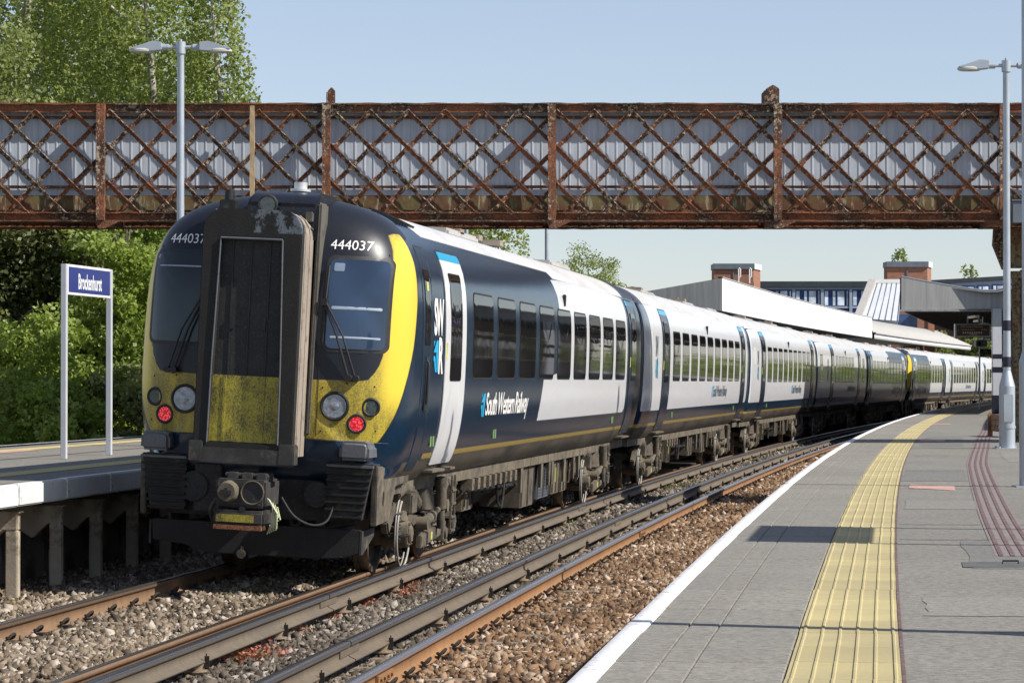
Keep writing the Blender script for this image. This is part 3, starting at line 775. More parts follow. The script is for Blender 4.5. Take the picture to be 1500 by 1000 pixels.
def make_underframe(parent, variant):
    sb = MB()
    for sd in (-1, 1):
        sb.box(sd * 1.06 - .05, sd * 1.06 + .05, 1.5 if variant == 'cab' else .35, 22.6, .86, 1.01)
    sb.box(-1.0, 1.0, 1.6 if variant == 'cab' else .5, 22.5, .92, 1.0)
    sb.build('sole_bar', M['dust'], parent)
    for sd in (-1, 1):
        rows = [(6.5 + .42 * i) for i in range(9)] if variant == 'cab' else [(6.4 + .45 * i) for i in range(5)] + [15.2, 15.6, 16.0, 16.4]
        for y in rows:
            bx = MB(); bx.box(sd * 1.08 - .07, sd * 1.08 + .07, y, y + .17, .72, .86); bx.cyl((sd * 1.15, y + .085, .79), (sd * 1.157, y + .085, .79), .014, n=8)
            bx.build('junction_box', M['dust'], parent, bevel=.006)
        if variant == 'cab':
            boxes = [(7.3, 8.0, .42, .72, .9, 'dust'), (8.8, 10.6, .52, .82, .75, 'dust_dark'), (11.0, 12.2, .30, .84, 1.06, 'dust_shaded'), (12.8, 14.0, .34, .80, 1.02, 'grey_pod'), (14.1, 14.9, .36, .84, 1.05, 'dust'), (15.0, 15.7, .36, .84, 1.05, 'dust'), (16.0, 16.5, .45, .8, 1.0, 'dust')]
        else:
            boxes = [(6.3, 6.9, .42, .84, 1.03, 'dust_shaded'), (7.3, 7.8, .38, .84, 1.05, 'dust'), (8.6, 10.6, .52, .84, .78, 'dust_dark'), (11.4, 12.3, .40, .84, 1.04, 'dust_shaded'), (12.9, 13.4, .46, .84, .95, 'grey_pod'), (14.2, 15.2, .40, .84, 1.04, 'dust_shaded'), (16.0, 16.4, .48, .84, 1.0, 'dust')]
        for (a, b_, z0, z1, x, mt) in boxes:
            bx = MB(); x0, x1 = sorted((sd * (x - .55), sd * x)); bx.box(x0, x1, a, b_, z0, z1)
            for t in (0.04, (b_ - a) / 2, b_ - a - .04): bx.bar((sd * (x + .006), a + t, z0 + .02), (sd * (x + .006), a + t, z1), .014, .03, up=(1, 0, 0))
            if mt == 'grey_pod':
                for q in range(10): bx.box(min(sd * x, sd * (x + .012)), max(sd * x, sd * (x + .012)), a + .06, b_ - .06, z0 + .04 + q * .042, z0 + .055 + q * .042)
            o = bx.build('equipment_box', M[mt], parent, bevel=.012)
            if b_ - a < .9 and mt == 'dust':
                lb = MB(); lb.box(*sorted((sd * x, sd * (x + .009))), (a + b_) / 2 - .03, (a + b_) / 2 + .03, z0 + .17, z1 - .1); lb.build('yellow_mark', M['pipe_yellow'], o)
        for y in (10.7, 12.6, 13.4, 13.7, 15.0, 16.1, 16.7):
            br = MB(); br.prism([(y, .86), (y + .22, .86), (y + .16, .52), (y + .06, .52)], sd * 1.08 - .02, sd * 1.08 + .02); br.build('bracket', M['dust'], parent)
        pp = MB(); pp.tube([(sd * .98, 6.4, .70), (sd * 1.0, 9, .66), (sd * .98, 11, .62), (sd * .98, 17, .68)], .025, 8)
        pp.tube([(sd * 1.02, 9.1, .8), (sd * 1.04, 9.2, .45), (sd * 1.04, 9.5, .38), (sd * 1.02, 9.75, .5), (sd * 1.02, 9.8, .8)], .018, 8); pp.build('hose', M['black'], parent, smooth=True)
        tk = MB(); tk.cyl((sd * .45, 8.9, .55), (sd * .45, 10.5, .55), .2, n=20); tk.build('air_tank', M['dust_dark'], parent, smooth=True)
    make_bogie(parent, 4.0); make_bogie(parent, 19.0)

def roof_gear(parent, variant):
    for u in ([6.6, 15.5] if variant == 'cab' else [4.8, 12.5, 18.0]):
        r = MB(); r.box(-.7, .7, u, u + 2.2, 3.70, 3.80 if variant == 'cab' else 3.775); r.build('roof_pod', M['roof_felt'], parent, bevel=.03)
    for u, x in (((7.6, .55), (9.0, .55), (9.25, .3), (10.4, .6)) if variant == 'cab' else ((5.3, .5), (5.8, .35), (12.9, .55), (13.5, .3))):
        g = MB(); g.box(x - .12, x + .12, u, u + .3, 3.76, 3.84); g.cyl((x - .1, u + .42, 3.78), (x - .1, u + .42, 3.86), .05, n=10); g.build('roof_vent', M['gangway_side'], parent, bevel=.01)

def bellows(parent, u):
    b = MB()
    for i in range(5):
        w_ = .62 if i % 2 else .55
        b.prism([(-w_, 1.05), (w_, 1.05), (w_, 3.1), (w_ - .2, 3.35), (-w_ + .2, 3.35), (-w_, 3.1)], u + i * .045, u + i * .045 + .045, 'y')
    b.box(-1.15, 1.15, u + .02, u + .12, 1.05, 3.45)
    b.build('gangway_bellows', M['black'], parent)

def make_cab_car():
    root = empty('train_carriage', cat='train carriage')
    body = link_mesh('body', shell('cab'), root)
    f1 = side_map(1)
    for sd in (1, -1):
        side_windows(root, sd, [(4.82 + 1.745 * i, 4.82 + 1.745 * i + 1.36) for i in range(9)])
        door(root, sd, 2.99, 4.27, M['door_white']); door(root, sd, 20.75, 21.95, M['door_navy'])
        f = side_map(sd)
        # crew door, its slot window and grab recess
        cd = patch('crew_door', rrect(1.72, 2.24, 1.12, 3.36, .05), f, M['cab_door'], root, off=.005, depth=.03)
        patch('door_seal', rrect(1.70, 2.26, 1.10, 3.38, .06), f, M['black'], cd, off=.001, depth=.03)
        patch('door_window', rrect(1.84, 2.14, 2.38, 3.15, .04), f, M['glass'], cd, off=.009, depth=.03)
        gr = MB(); x = sd * (hw(2.1) + .0); gr.box(min(x, x + sd * .012), max(x, x + sd * .012), 1.90, 2.08, 1.72, 2.26); gr.build('grab_recess', M['black'], cd)
        hr = MB(); hr.tube([(sd * (hw(1.8) + .0), 1.94, 1.76), (sd * (hw(1.8) + .03), 1.94, 1.8), (sd * (hw(2.2) + .03), 1.94, 2.2), (sd * hw(2.2), 1.94, 2.24)], .012, 8); hr.build('handrail', M['black'], cd, smooth=True)
        ym = patch('yellow_mark', rrect(1.92, 2.02, 2.93, 3.02, .01, 1), f, M['pipe_yellow'], cd, off=.012, depth=.01)
        decals_side(root, sd, 2.34, M['decal_white'], 2.86, 2.11, .57)
        wordmark(root, sd, 5.55, 9.25, 1.63, .255, M['decal_white'])
        for u in (2.62, 6.75, 18.9):
            for du in (0, .16): p = MB(); p.box(sd * (hw(1.40) + .004) - .004, sd * (hw(1.40) + .004) + .004, u + du, u + du + .05, 1.335, 1.46); p.build('green_mark', M['weedmark'], root)
            p = MB(); p.box(sd * (hw(1.40) + .004) - .004, sd * (hw(1.40) + .004) + .004, u + .07, u + .14, 1.345, 1.45); p.build('cover_plate', M['bark'], root)
        l = MB(); l.box(sd * hw(3.1) - .02, sd * hw(3.1) + .02, 12.55, 12.68, 3.05, 3.22); l.build('side_light', M['black'], root, bevel=.01)
    # windscreens
    for sd in (1, -1):
        ol = [(sd * a, b) for a, b in rrect(.62, 1.17, 2.30, 3.17, .06)]
        if sd < 0: ol = ol[::-1]
        fr_ol = [(sd * a, b) for a, b in rrect(.585, 1.205, 2.265, 3.205, .08)]
        if sd < 0: fr_ol = fr_ol[::-1]
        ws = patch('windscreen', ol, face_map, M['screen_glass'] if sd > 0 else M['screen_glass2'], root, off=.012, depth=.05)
        patch('windscreen_frame', fr_ol, face_map, M['black'], ws, off=.006, depth=.05)
        for zz, hh in ((2.68, .030), (2.40, .022)) if sd > 0 else ((3.03, .014),):
            ol2 = [(sd * a, b) for a, b in rrect(.66, 1.13, zz, zz + hh, .008, 1)]
            patch('pale_bar', ol2 if sd > 0 else ol2[::-1], face_map, M['grey_cladding'], ws, off=.0135, depth=.01)  # pale horizontal bars laid on the glass
        # wiper
        wp = MB(); q = lambda v, z, o: face_map(sd * v, z, o)
        wp.tube([q(.87, 2.02, .05), q(.74, 2.42, .07), q(.60, 2.74, .07)], .012, 8); wp.tube([q(.93, 2.03, .05), q(.80, 2.42, .075), q(.62, 2.74, .08)], .010, 8)
        wp.tube([q(.615, 3.10, .035), q(.608, 2.74, .055), q(.60, 2.36, .035)], .014, 6)
        wp.cyl(q(.87, 2.02, -.01), q(.87, 2.02, .08), .035, n=12); wp.cyl(q(.94, 2.02, -.01), q(.94, 2.02, .08), .03, n=12); wp.box(sd * .60 - .03, sd * .60 + .03, q(.6, 2.74, .10)[1], q(.6, 2.74, .03)[1], 2.71, 2.78)
        wp.build('wiper', M['black'], root, smooth=True)
        # lamps
        for (v, z, r, mt, nm, ring) in ((.745, 1.745, .118, 'lens', 'headlight', .14), (1.075, 1.75, .068, 'lens_dark', 'marker_light', .09), (.955, 1.585, .072, 'red', 'tail_light', .093)):
            c = Vector(face_map(sd * v, z, 0)); nrm = Vector((0, -1, 0)); e = .01
            pa = Vector(face_map(sd * v + e, z, 0)) - c; pb = Vector(face_map(sd * v, z + e, 0)) - c; nn = pa.cross(pb).normalized(); nn = nn if nn.y < 0 else -nn
            nn = (nn * .5 + nrm * .5).normalized()
            lm = MB(); lm.cyl(c - nn * .06, c + nn * .012, r, r * .96, 28); lo = lm.build(nm, M[mt], root, smooth=True)
            rg = MB()
            a_ = nn.orthogonal().normalized(); b_ = nn.cross(a_)
            rg.tube([c + nn * .008 + a_ * ((r + ring) / 2 * math.cos(t)) + b_ * ((r + ring) / 2 * math.sin(t)) for t in np.linspace(0, 2 * math.pi, 33)], (ring - r) / 2 + .004, 8)
            rg.build('lamp_ring', M['black'], lo, smooth=True)
            if nm == 'headlight':
                bl = MB(); bl.cyl(c + nn * .010, c + nn * .016, r * .4, r * .3, 20); bl.build('reflector', M['lens'], lo, smooth=True)
        # lower corner pods and slatted steps
        pd = MB(); x0, x1 = sorted((sd * .84, sd * 1.13))
        pd.prism([(x0, 1.235), (x1, 1.235), (x1, 1.38), (x1 - .02, 1.405), (x1 - .05, 1.42), (x0 + .05, 1.42), (x0 + .02, 1.405), (x0, 1.38)], .44, .95, 'y'); pd.build('buffer_pod', M['grey_pod'], root, smooth=True, bevel=.035, seg=3)
        sg = MB(); x0, x1 = sorted((sd * .70, sd * 1.15))
        sg.prism([(x0, 1.20), (x1, 1.20), (x1 - (sd > 0) * .10 + 0, .66), (x0 + (sd < 0) * .10, .66)], .62, .95, 'y')
        so_ = sg.build('corner_skirt', M['dust_dark'], root)
        for k in range(8):
            z = 1.18 - k * .07; t = (1.2 - z) / .54 * .10
            sl_ = MB(); a, b_ = sorted((sd * .695, sd * (1.16 - t))); sl_.box(a, b_, .565, .63, z - .018, z + .006); sl_.build('slat', M['gangway'] if k else M['grey_pod'], so_, bevel=.004)
        sk = MB()   # swept lower side skirt behind the corner
        sk.prism([(.66, 1.19), (1.9, 1.12), (2.3, 1.10), (2.3, .98), (1.62, .95), (1.36, .62), (.72, .60)], sd * 1.15 - .03, sd * 1.15 + .03)
        sk.build('side_skirt', M['dust'], root, bevel=.01)
        sh = MB(); pts = [(sd * 1.184, 1.02 + .035 * math.cos(t), .86 + .075 * math.sin(t)) for t in np.linspace(0, 2 * math.pi, 16)[:-1]]
        sh.add(pts, [tuple(range(len(pts)))]); sh.build('skirt_slot', M['black'], root)
        fl = MB(); fl.box(*sorted((sd * 1.0, sd * 1.12)), 1.5, 2.5, .95, 1.05); fl.build('sole_end', M['dust'], root)
    # gangway
    g = MB(); W, T, r = .482, 3.58, .20
    out = [(-W, 1.17), (W, 1.17)] + [(W - r + r * math.cos(R_(a)), T - r + r * math.sin(R_(a))) for a in range(0, 91, 15)] + [(-W + r + r * math.cos(R_(a)), T - r + r * math.sin(R_(a))) for a in range(90, 181, 15)]
    inn_t, inn_b = 3.31, 1.36
    inn = [(-.385, inn_b), (.385, inn_b), (.335, inn_t), (-.335, inn_t)]
    # front frame as ring strips
    outp = [(-W, 1.22), (W, 1.22), (W, T - r)] + [(W - r + r * math.cos(R_(a)), T - r + r * math.sin(R_(a))) for a in (22, 45, 68, 90)] + [(-W + r + r * math.cos(R_(a)), T - r + r * math.sin(R_(a))) for a in (90, 112, 135, 158)] + [(-W, T - r)]
    inp = [(-.345, inn_b), (.345, inn_b), (.30, inn_t - .05), (.30, inn_t - .02), (.30, inn_t), (.28, inn_t), (.15, inn_t), (-.15, inn_t), (-.28, inn_t), (-.30, inn_t), (-.30, inn_t - .02), (-.30, inn_t - .05)]
    n = len(outp); vs = [(x, -.02, z) for x, z in outp] + [(x, -.02, z) for x, z in inp] + [(x, .10, z) for x, z in outp] + [(x, .10, z) for x, z in inp]
    fs = []
    for i in range(n):
        j = (i + 1) % n; fs += [(i, j, n + j, n + i), (i, 2 * n + i, 2 * n + j, j), (n + i, n + j, 3 * n + j, 3 * n + i)]
    g.add(vs, fs); gw = g.build('gangway', M['gangway'], root, bevel=.008)
    # bellows behind the frame, dusty, with folds
    bl = MB()
    for k in range(5):
        s_ = .985 if k % 2 else .975
        poly = [((x) * s_, 1.2 + (z - 1.17) * s_) for x, z in outp]; bl.prism(poly, .10 + k * .09, .10 + k * .09 + .088, 'y')
    bl.build('bellows', M['gangway_side'], gw, smooth=False)
    dr = MB(); dr.box(-.36, .36, .05, .09, inn_b - .05, 3.36); d_ = dr.build('corridor_door', M['black_matt'], gw)
    for x in (-.19, -.012, .17):
        q = MB(); q.box(x - .006, x + .006, .040, .052, 1.42, 3.30); q.build('door_rib', M['black'], d_)
    yl = MB(); yl.box(-.345, .345, .036, .05, 1.37, 2.0); yo = yl.build('yellow_panel', M['yellow_soot'], gw)
    for x in (-.21, .17):
        q = MB(); q.box(x - .012, x + .012, .028, .036, 1.37, 2.0); q.build('panel_rib', M['yellow_soot'], yo)
    for sgn in (-1, 1):
        q = MB(); q.tube([(sgn * .345, -.028, 1.36), (sgn * .335, -.028, 2.1), (sgn * .30, -.028, 3.30)], .008, 8); q.build('grab_rail', M['grey_pod'], gw, smooth=True)
    q = MB(); q.tube([(-.30, -.028, 3.30), (.30, -.028, 3.30)], .011, 8); q.build('grab_rail', M['grey_pod'], gw, smooth=True)
    q = MB()
    for x in (-.17, .14): q.box(x - .02, x + .02, .030, .05, 2.44, 2.56)
    q.build('door_latch', M['black'], gw)
    q = MB(); q.box(-.50, .50, -.05, .12, 1.16, 1.31); q.build('gangway_sill', M['dust_dark'], gw, bevel=.01)
    q = MB(); q.box(.36, .515, -.055, .12, 1.17, 1.37); q.box(-.515, -.38, -.055, .12, 1.17, 1.37); q.build('sill_bracket', M['dust_dark'], gw, bevel=.01)
    # central housing on the roof dome behind the gangway
    hs = MB(); hs.prism([(.50, 3.30), (.50, 3.66), (.58, 3.74), (.75, 3.80), (1.5, 3.81), (1.5, 3.3)], -.20, .50); hs.build('gangway_housing', M['cabblack'], root, smooth=True, bevel=.03)
    hs = MB(); hs.prism([(.475, 1.45), (.515, 1.45), (.535, 3.70), (.495, 3.70)], .52, .85, 'y'); hs.prism([(-.515, 1.45), (-.535, 3.6), (-.495, 3.6), (-.475, 1.45)], .52, .85, 'y'); hs.build('gangway_surround', M['dust_lit_edge'], root, smooth=True, bevel=.03)  # edge strips coloured paler to paint the lit corner of the central panel
    tl = MB(); tl.cyl((.02, .44, 3.655), (.02, .55, 3.655), .075, n=24); t_ = tl.build('top_light', M['lens_dark'], root, smooth=True)
    rg = MB(); rg.tube([(.02 + .085 * math.cos(t), .455, 3.655 + .085 * math.sin(t)) for t in np.linspace(0, 2 * math.pi, 25)], .016, 8); rg.build('lamp_ring', M['black'], t_, smooth=True)
    an = MB(); an.cyl((.22, .95, 3.84), (.22, .95, 3.91), .065, n=20); an.cyl((.22, .95, 3.82), (.22, .95, 3.845), .10, n=20); an.build('antenna', M['silver'], root, smooth=True)
    hn = MB(); hn.cyl((-.44, .75, 3.60), (-.44, .75, 3.80), .05, n=12); hn.box(-.52, -.37, .68, .85, 3.56, 3.70); hn.build('horn', M['black'], root, smooth=True, bevel=.01)
    lc = MB(); lc.box(.40, .47, .42, .5, 3.50, 3.60); lc.box(.42, .48, .40, .48, 3.42, 3.45); lc.build('top_latch', M['dust_lit_edge'], root, bevel=.01)
    gv = MB()
    for k in range(7):
        u_ = 1.9 + k * .14; gv.bar((.72, u_, 3.735), (1.02, u_ + .03, 3.60), .06, .02)
    gv.build('roof_grille', M['black'], root)
    # panel seams and fixings on the cab
    for sd in (1, -1):
        q = MB(); q.tube([face_map(sd * v, 1.425 - .02 * v, .001) for v in np.linspace(.50, 1.22, 14)], .0045, 5); q.build('panel_seam', M['black'], root)
        q = MB(); q.tube([face_map(sd * (.575 + .0 * t), z, .001) for t, z in zip(range(12), np.linspace(1.45, 2.2, 12))], .0035, 5); q.build('panel_seam', M['black'], root)
        for (v, z) in ((.62, 1.50), (.62, 1.92), (1.12, 1.52), (1.10, 1.95), (.85, 1.97), (.66, 3.24), (1.14, 3.23)):
            c_ = Vector(face_map(sd * v, z, .001)); q = MB(); q.cyl(c_ + Vector((0, .004, 0)), c_ - Vector((0, .004, 0)), .009, n=8); q.build('fixing', M['black'], root)
    q = patch('sticker', rrect(.66, .76, 3.05, 3.13, .01, 1), face_map, M['cover_grey'], root, off=.015, depth=.006)
    # numbers
    for sd in (1, -1):
        vc = .60 if sd > 0 else -1.05
        text_mesh('unit_number', '444037', lambda x, y, vc=vc: Vector(face_map(vc + x, 3.265 + y, .006)), M['decal_white'], .135, .98, 0, parent=root)
    # headstock, coupler, hoses, snow plough
    hd = MB(); hd.box(-.95, .95, .75, 1.3, .62, 1.16); hd.box(-.62, -.35, .62, .78, .66, 1.12); hd.cyl((-.62, .74, .9), (-.62, .60, .9), .15, n=20); hd.cyl((.60, .74, .88), (.60, .62, .88), .13, n=20); hd.build('headstock', M['black_matt'], root, bevel=.01)
    cp = MB(); cp.box(-.27, .21, -.22, .35, .84, 1.10); cp.box(-.12, .08, .2, .9, .85, 1.02); co = cp.build('coupler', M['dust_dark'], root, bevel=.02, loc=(.085, 0, -.07))
    q = MB(); q.cyl((-.14, -.16, .98), (-.14, -.32, .98), .115, .085, 20); q.build('coupler_cone', M['dust'], co, smooth=True)
    q = MB(); q.cyl((.09, -.20, .98), (.09, -.226, .98), .105, n=20); cu = q.build('coupler_cup', M['black'], co, smooth=True); q = MB(); q.tube([(.09 + .108 * math.cos(t), -.232, .98 + .108 * math.sin(t)) for t in np.linspace(0, 2 * math.pi, 25)], .009, 8); q.build('cup_rim', M['dust_shaded'], cu, smooth=True)
    q = MB(); q.box(-.19, -.09, -.335, -.30, .955, 1.0); q.box(-.15, -.125, -.335, -.30, .93, 1.02); q.cyl((0, -.24, .82), (0, -.2, .82), .03, n=10); q.build('coupler_hook', M['black'], co)
    q = MB()
    for x in (-.14, 0, .14): q.box(x - .05, x + .05, -.12, .2, 1.09, 1.16)
    q.cyl((-.22, -.06, 1.13), (.20, -.06, 1.13), .028, n=10); q.build('coupler_hinge', M['dust_dark'], co, bevel=.01)
    q = MB(); q.box(-.27, .22, -.26, .12, .67, .81); e_ = q.build('electric_coupler', M['dust_dark'], co, bevel=.025)
    q = MB(); q.box(-.24, .12, -.268, -.25, .70, .77); q.build('yellow_cover', M['yellow_soot'], e_)
    q = MB(); q.box(-.26, .2, -.28, -.1, .63, .67); q.build('cover_flap', M['rust_post'], e_)
    q = MB()
    for k in range(5):
        x = .22 + .02 * k
        q.tube([(x, -.15 + .02 * k, .93 - .02 * k), (x + .07, -.22, .86 - .03 * k), (x + .07 - .01 * k, -.22, .72), (x + .02, -.18, .60 + .01 * k)], .007, 6)
    q.tube([(.24, -.18, .92), (.34, -.24, .80), (.33, -.2, .66), (.26, -.18, .68)], .011, 6); q.build('cable', M['pipe_pale'], co, smooth=True)
    q = MB(); q.tube(spline([(.32, .35, .85), (.45, .35, .68), (.62, .4, .60), (.74, .5, .64), (.78, .6, .8)]), .012, 8); q.build('brake_hose', M['black'], root, smooth=True); q = MB(); q.tube(spline([(-.24, .3, .9), (-.36, .3, .7), (-.32, .35, .56)]), .022, 8); q.build('brake_hose', M['black'], root, smooth=True)
    pl = MB(); pl.prism([(-1.04, .56), (1.04, .56), (1.04, .33), (.88, .28), (.62, .26), (-.45, .26), (-.72, .33), (-1.02, .36)], .66, .74, 'y')
    pl.box(-.8, -.7, .74, 1.6, .45, .55); pl.box(.7, .8, .74, 1.6, .45, .55)
    pl.build('snow_plough', M['gangway'], root, bevel=.008)
    for x_ in (1.04, -1.06): q = MB(); q.prism([(.66, .55), (1.25, .56), (1.25, .48), (.74, .32), (.66, .32)], x_, x_ + .02); q.build('plough_side', M['dust_dark'], root)
    q = MB(); q.cyl((-.12, .62, .27), (-.12, .68, .27), .045, n=10); q.cyl((-.12, .65, .22), (-.12, .65, .34), .02, n=8); q.build('plough_eye', M['dust'], root, smooth=True)
    make_underframe(root, 'cab'); roof_gear(root, 'cab'); bellows(root, 22.80)
    return root

def make_mid_car(kind='mid'):
    root = empty('train_carriage', cat='train carriage')
    link_mesh('body', shell('mid'), root)
    for sd in (1, -1):
        if kind == 'mid':
            side_windows(root, sd, [(4.87 + 1.70 * i, 4.87 + 1.70 * i + 1.26) for i in range(9)])
            door(root, sd, 3.05, 4.25, M['door_navy']); door(root, sd, 20.2, 21.35, M['door_navy'])
            dl = 1.9
        else:
            side_windows(root, sd, [(1.1, 2.1)]); side_windows(root, sd, [(7.35 + 1.45 * i, 7.35 + 1.45 * i + 1.1) for i in range(6)]); side_windows(root, sd, [(20.2, 21.2)])
            door(root, sd, 5.4, 6.6, M['door_navy']); door(root, sd, 17.9, 19.1, M['door_navy'])
            dl = 3.9
        decals_side(root, sd, dl, M['decal_grey'], 2.86, 2.11, .46)
        wordmark(root, sd, 12.9, 16.6, 1.70, .24, M['decal_grey'])
        f = side_map(sd)
        patch('access_panel', rrect(1.1, 1.4, 2.5, 2.95, .03), f, M['door_white2'], root, off=.004, depth=.02)
        l = MB(); l.box(sd * hw(3.12) - .02, sd * hw(3.12) + .02, 11.7, 11.85, 3.04, 3.24); l.build('side_light', M['black'], root, bevel=.01)
        for u in (5.3, 18.9):
            for du in (0, .16): p = MB(); p.box(sd * (hw(1.40) + .004) - .004, sd * (hw(1.40) + .004) + .004, u + du, u + du + .05, 1.335, 1.44); p.build('green_mark', M['weedmark'], root)
    make_underframe(root, 'mid'); roof_gear(root, 'mid')
    if True: bellows(root, 22.80); 
    return root

def place_car(root, i, rev=False, label=None):
    k = RAD / (RAD + OFF_T)
    a = Vector(path(S_NOSE + i * LCAR * k, OFF_T)); b = Vector(path(S_NOSE + (i + 1) * LCAR * k, OFF_T)); h = math.atan2(b.x - a.x, b.y - a.y)
    if rev: root.location = (b.x, b.y, .022 - .001 * (b.y - 26)); root.rotation_euler = (0, -ROLL, -h + math.pi)
    else: root.location = (a.x, a.y, .022 - .001 * (a.y - 26)); root.rotation_euler = (0, ROLL, -h)
    tag(root, label, 'train carriage', 'carriages of the standing passenger train')
    return root
cabcar = make_cab_car(); place_car(cabcar, 0, False, 'navy and white driving carriage with dirty yellow front, nearest end of the train')
midcar = make_mid_car(); place_car(midcar, 1, False, 'white passenger carriage coupled straight behind the leading navy and white one')
c = copy_tree(midcar); place_car(c, 2, False, 'white passenger carriage, second behind the leading one, its far end reaching the canopy shadow')
mid4 = make_mid_car('mid4'); place_car(mid4, 3, False, 'white carriage with six middle windows and single end windows, half in the canopy shadow')
c = copy_tree(cabcar); place_car(c, 4, True, 'white carriage whose far end is navy and yellow, coupled nose to nose to another cab')
c = copy_tree(cabcar); place_car(c, 5, False, 'carriage with navy cab end just beyond the upright yellow stripe')
c = copy_tree(midcar); place_car(c, 6, False, 'small distant white carriage beyond the second navy cab, in front of the green trees')
c = copy_tree(midcar); place_car(c, 7, False, 'farthest carriage, a dark sliver beside the black and white banded post')
# ================================================================== THE SETTING: ground, ballast bed, rails
CANT = .0736
def cz(d):   # rail level across the far track (canted); flat elsewhere
    if d > 4.29: return CANT * min(1, (d - 4.29) / 1.505)
    return 0.0
gs = MB(); gs.add([(-1500, -300, -.60), (1500, -300, -.60), (1500, 3500, -.60), (-1500, 3500, -.60)], [(0, 1, 2, 3)])
g = gs.build('ground', M['earth']); tag(g, kind='structure')
bedprof = [(-1.6, -.24), (.0, -.22), (.35, -.195), (3.25, -.21), (3.9, -.19), (6.4, -.13), (6.9, -.12), (8.2, -.14)]
me = sweep_mesh('ballast_bed', bedprof, 0, -14, 230, 3, M['bed'], closed=False); o = link_mesh('ballast_bed', me); tag(o, kind='structure')

RAILP = [(-.07, -.159), (.07, -.159), (.07, -.150), (.02, -.132), (.010, -.115), (.010, -.045), (.034, -.036), (.036, -.008), (.028, 0), (-.028, 0), (-.036, -.008), (-.034, -.036), (-.010, -.045), (-.010, -.115), (-.02, -.132), (-.07, -.150)]
CONDP = [(-.075, -.07), (.075, -.07), (.075, -.055), (.03, -.035), (.018, -.02), (.018, .030), (.040, .040), (.042, .068), (.034, .076), (-.034, .076), (-.042, .068), (-.040, .040), (-.018, .030), (-.018, -.02), (-.03, -.035), (-.075, -.055)]
near_track = empty('railway_track', kind='structure'); near_track['label'] = 'empty near railway track beside the platform'
far_track = empty('railway_track', kind='structure'); far_track['label'] = 'far railway track under the train'
RA, RB, RC, R1, R2, R0 = 2.37, 2.80, 3.86, 4.29, 5.795, .865
def rail(name, parent, prof, d, mat, s0, s1, head_z, zoff=0):
    me = sweep_mesh(name, prof, d, s0, s1, 1.5, mat, True, head_z, zfun=cz); return link_mesh(name, me, parent)
rail('running_rail', near_track, RAILP, R0, M['rail_brown'], -12, 200, -.02)
rail('running_rail', near_track, RAILP, RA, M['rail_orange'], -12, 200, -.012)
rail('running_rail', far_track, RAILP, R1, M['rail_brown'], -12, 215, -.004)
rail('running_rail', far_track, RAILP, R2, M['rail_brown'], -12, 215, -.012)
# conductor rails come in lengths with small joints
def cond(parent, d, cuts):
    for a, b in zip(cuts[:-1], cuts[1:]): rail('conductor_rail', parent, CONDP, d, M['rail_cond'], a, b - .03, .045)
cond(near_track, RB, [-10, 10.2, 28.5, 46.8, 65, 83, 110, 140, 170]); cond(far_track, RC, [-10, 3.0, 14.5, 32.8, 51, 69, 90, 120, 150, 180])
# the protecting step alongside the far conductor rail foot
# sleepers and clips
slp = MB(); slp.prism([(-.13, -.30), (.13, -.30), (.105, -.160), (-.105, -.160)], -1.25, 1.25); sl0 = slp.build('sleeper', M['sleeper'], near_track, bevel=.01)
cl = MB()
pts = [(.075, -.05, -.145), (.10, -.055, -.13), (.135, -.04, -.115), (.150, 0, -.112), (.135, .04, -.118), (.10, .055, -.125), (.06, .045, -.118), (.05, .01, -.132), (.055, -.02, -.143)]
cl.tube(spline([(.075, -.06, -.145), (.095, -.065, -.115), (.115, -.045, -.09), (.125, 0, -.082), (.115, .045, -.09), (.095, .065, -.115), (.07, .05, -.125), (.06, .01, -.115)], 3), .013, 6); cl.box(.085, .15, -.045, .045, -.168, -.135)
cl.box(.06, .17, -.085, .085, -.172, -.158); clip0 = cl.build('rail_clip', M['clip'], near_track, smooth=True)
def sleepers(track, dc, rails, s0, s1, first, zr):
    n = 0; s = s0
    while s < s1:
        o = link_mesh('sleeper', sl0.data, track); place_on_path(o, s, dc, zr(dc))
        if track is far_track: o.rotation_euler = (0, math.atan(CANT / 1.505), -head(s))
        s += .70; n += 1
def clips(track, dr, side, s0, s1):
    s = s0
    while s < s1:
        o = link_mesh('rail_clip', clip0.data, track); place_on_path(o, s, dr, cz(dr), 0 if side > 0 else math.pi); s += .70
sleepers(near_track, (RA + R0) / 2, None, 5.0, 75, 0, cz); sleepers(far_track, (R1 + R2) / 2, None, 5.0, 60, 0, cz)
clips(near_track, RA, 1, 5.0, 75); clips(near_track, RA, -1, 5.0, 40)
clips(far_track, R2, 1, 5.0, 40); clips(far_track, R1, -1, 5.0, 36); clips(far_track, R2, -1, 5, 25)
sl0.hide_render = False
bpy.data.objects.remove(sl0); bpy.data.objects.remove(clip0)
ins = MB(); ins.cyl((0, 0, -.21), (0, 0, -.165), .11, n=14); ins.cyl((0, 0, -.165), (0, 0, -.13), .075, .06, 14); ins.cyl((0, 0, -.13), (0, 0, -.115), .10, n=14); ins.cyl((0, 0, -.115), (0, 0, -.07), .06, .075, 14)
i0 = ins.build('insulator', M['ceramic'], near_track, smooth=True)
cb = MB(); cb.bar((.088, 0, -.12), (.088, 0, -.02), .010, .035); cb.bar((.05, 0, -.10), (.10, 0, -.10), .035, .010); cb.bar((.088, -.018, -.03), (.088, -.018, .0), .008, .008)
c0 = cb.build('rail_bracket', M['clip'], near_track)
for tr, d in ((near_track, RB), (far_track, RC)):
    s = 6.3 if tr is near_track else 7.3
    while s < 90:
        o = link_mesh('insulator', i0.data, tr); place_on_path(o, s, d, 0)
        o = link_mesh('rail_bracket', c0.data, tr); place_on_path(o, s + .03, d, 0); s += 2.6
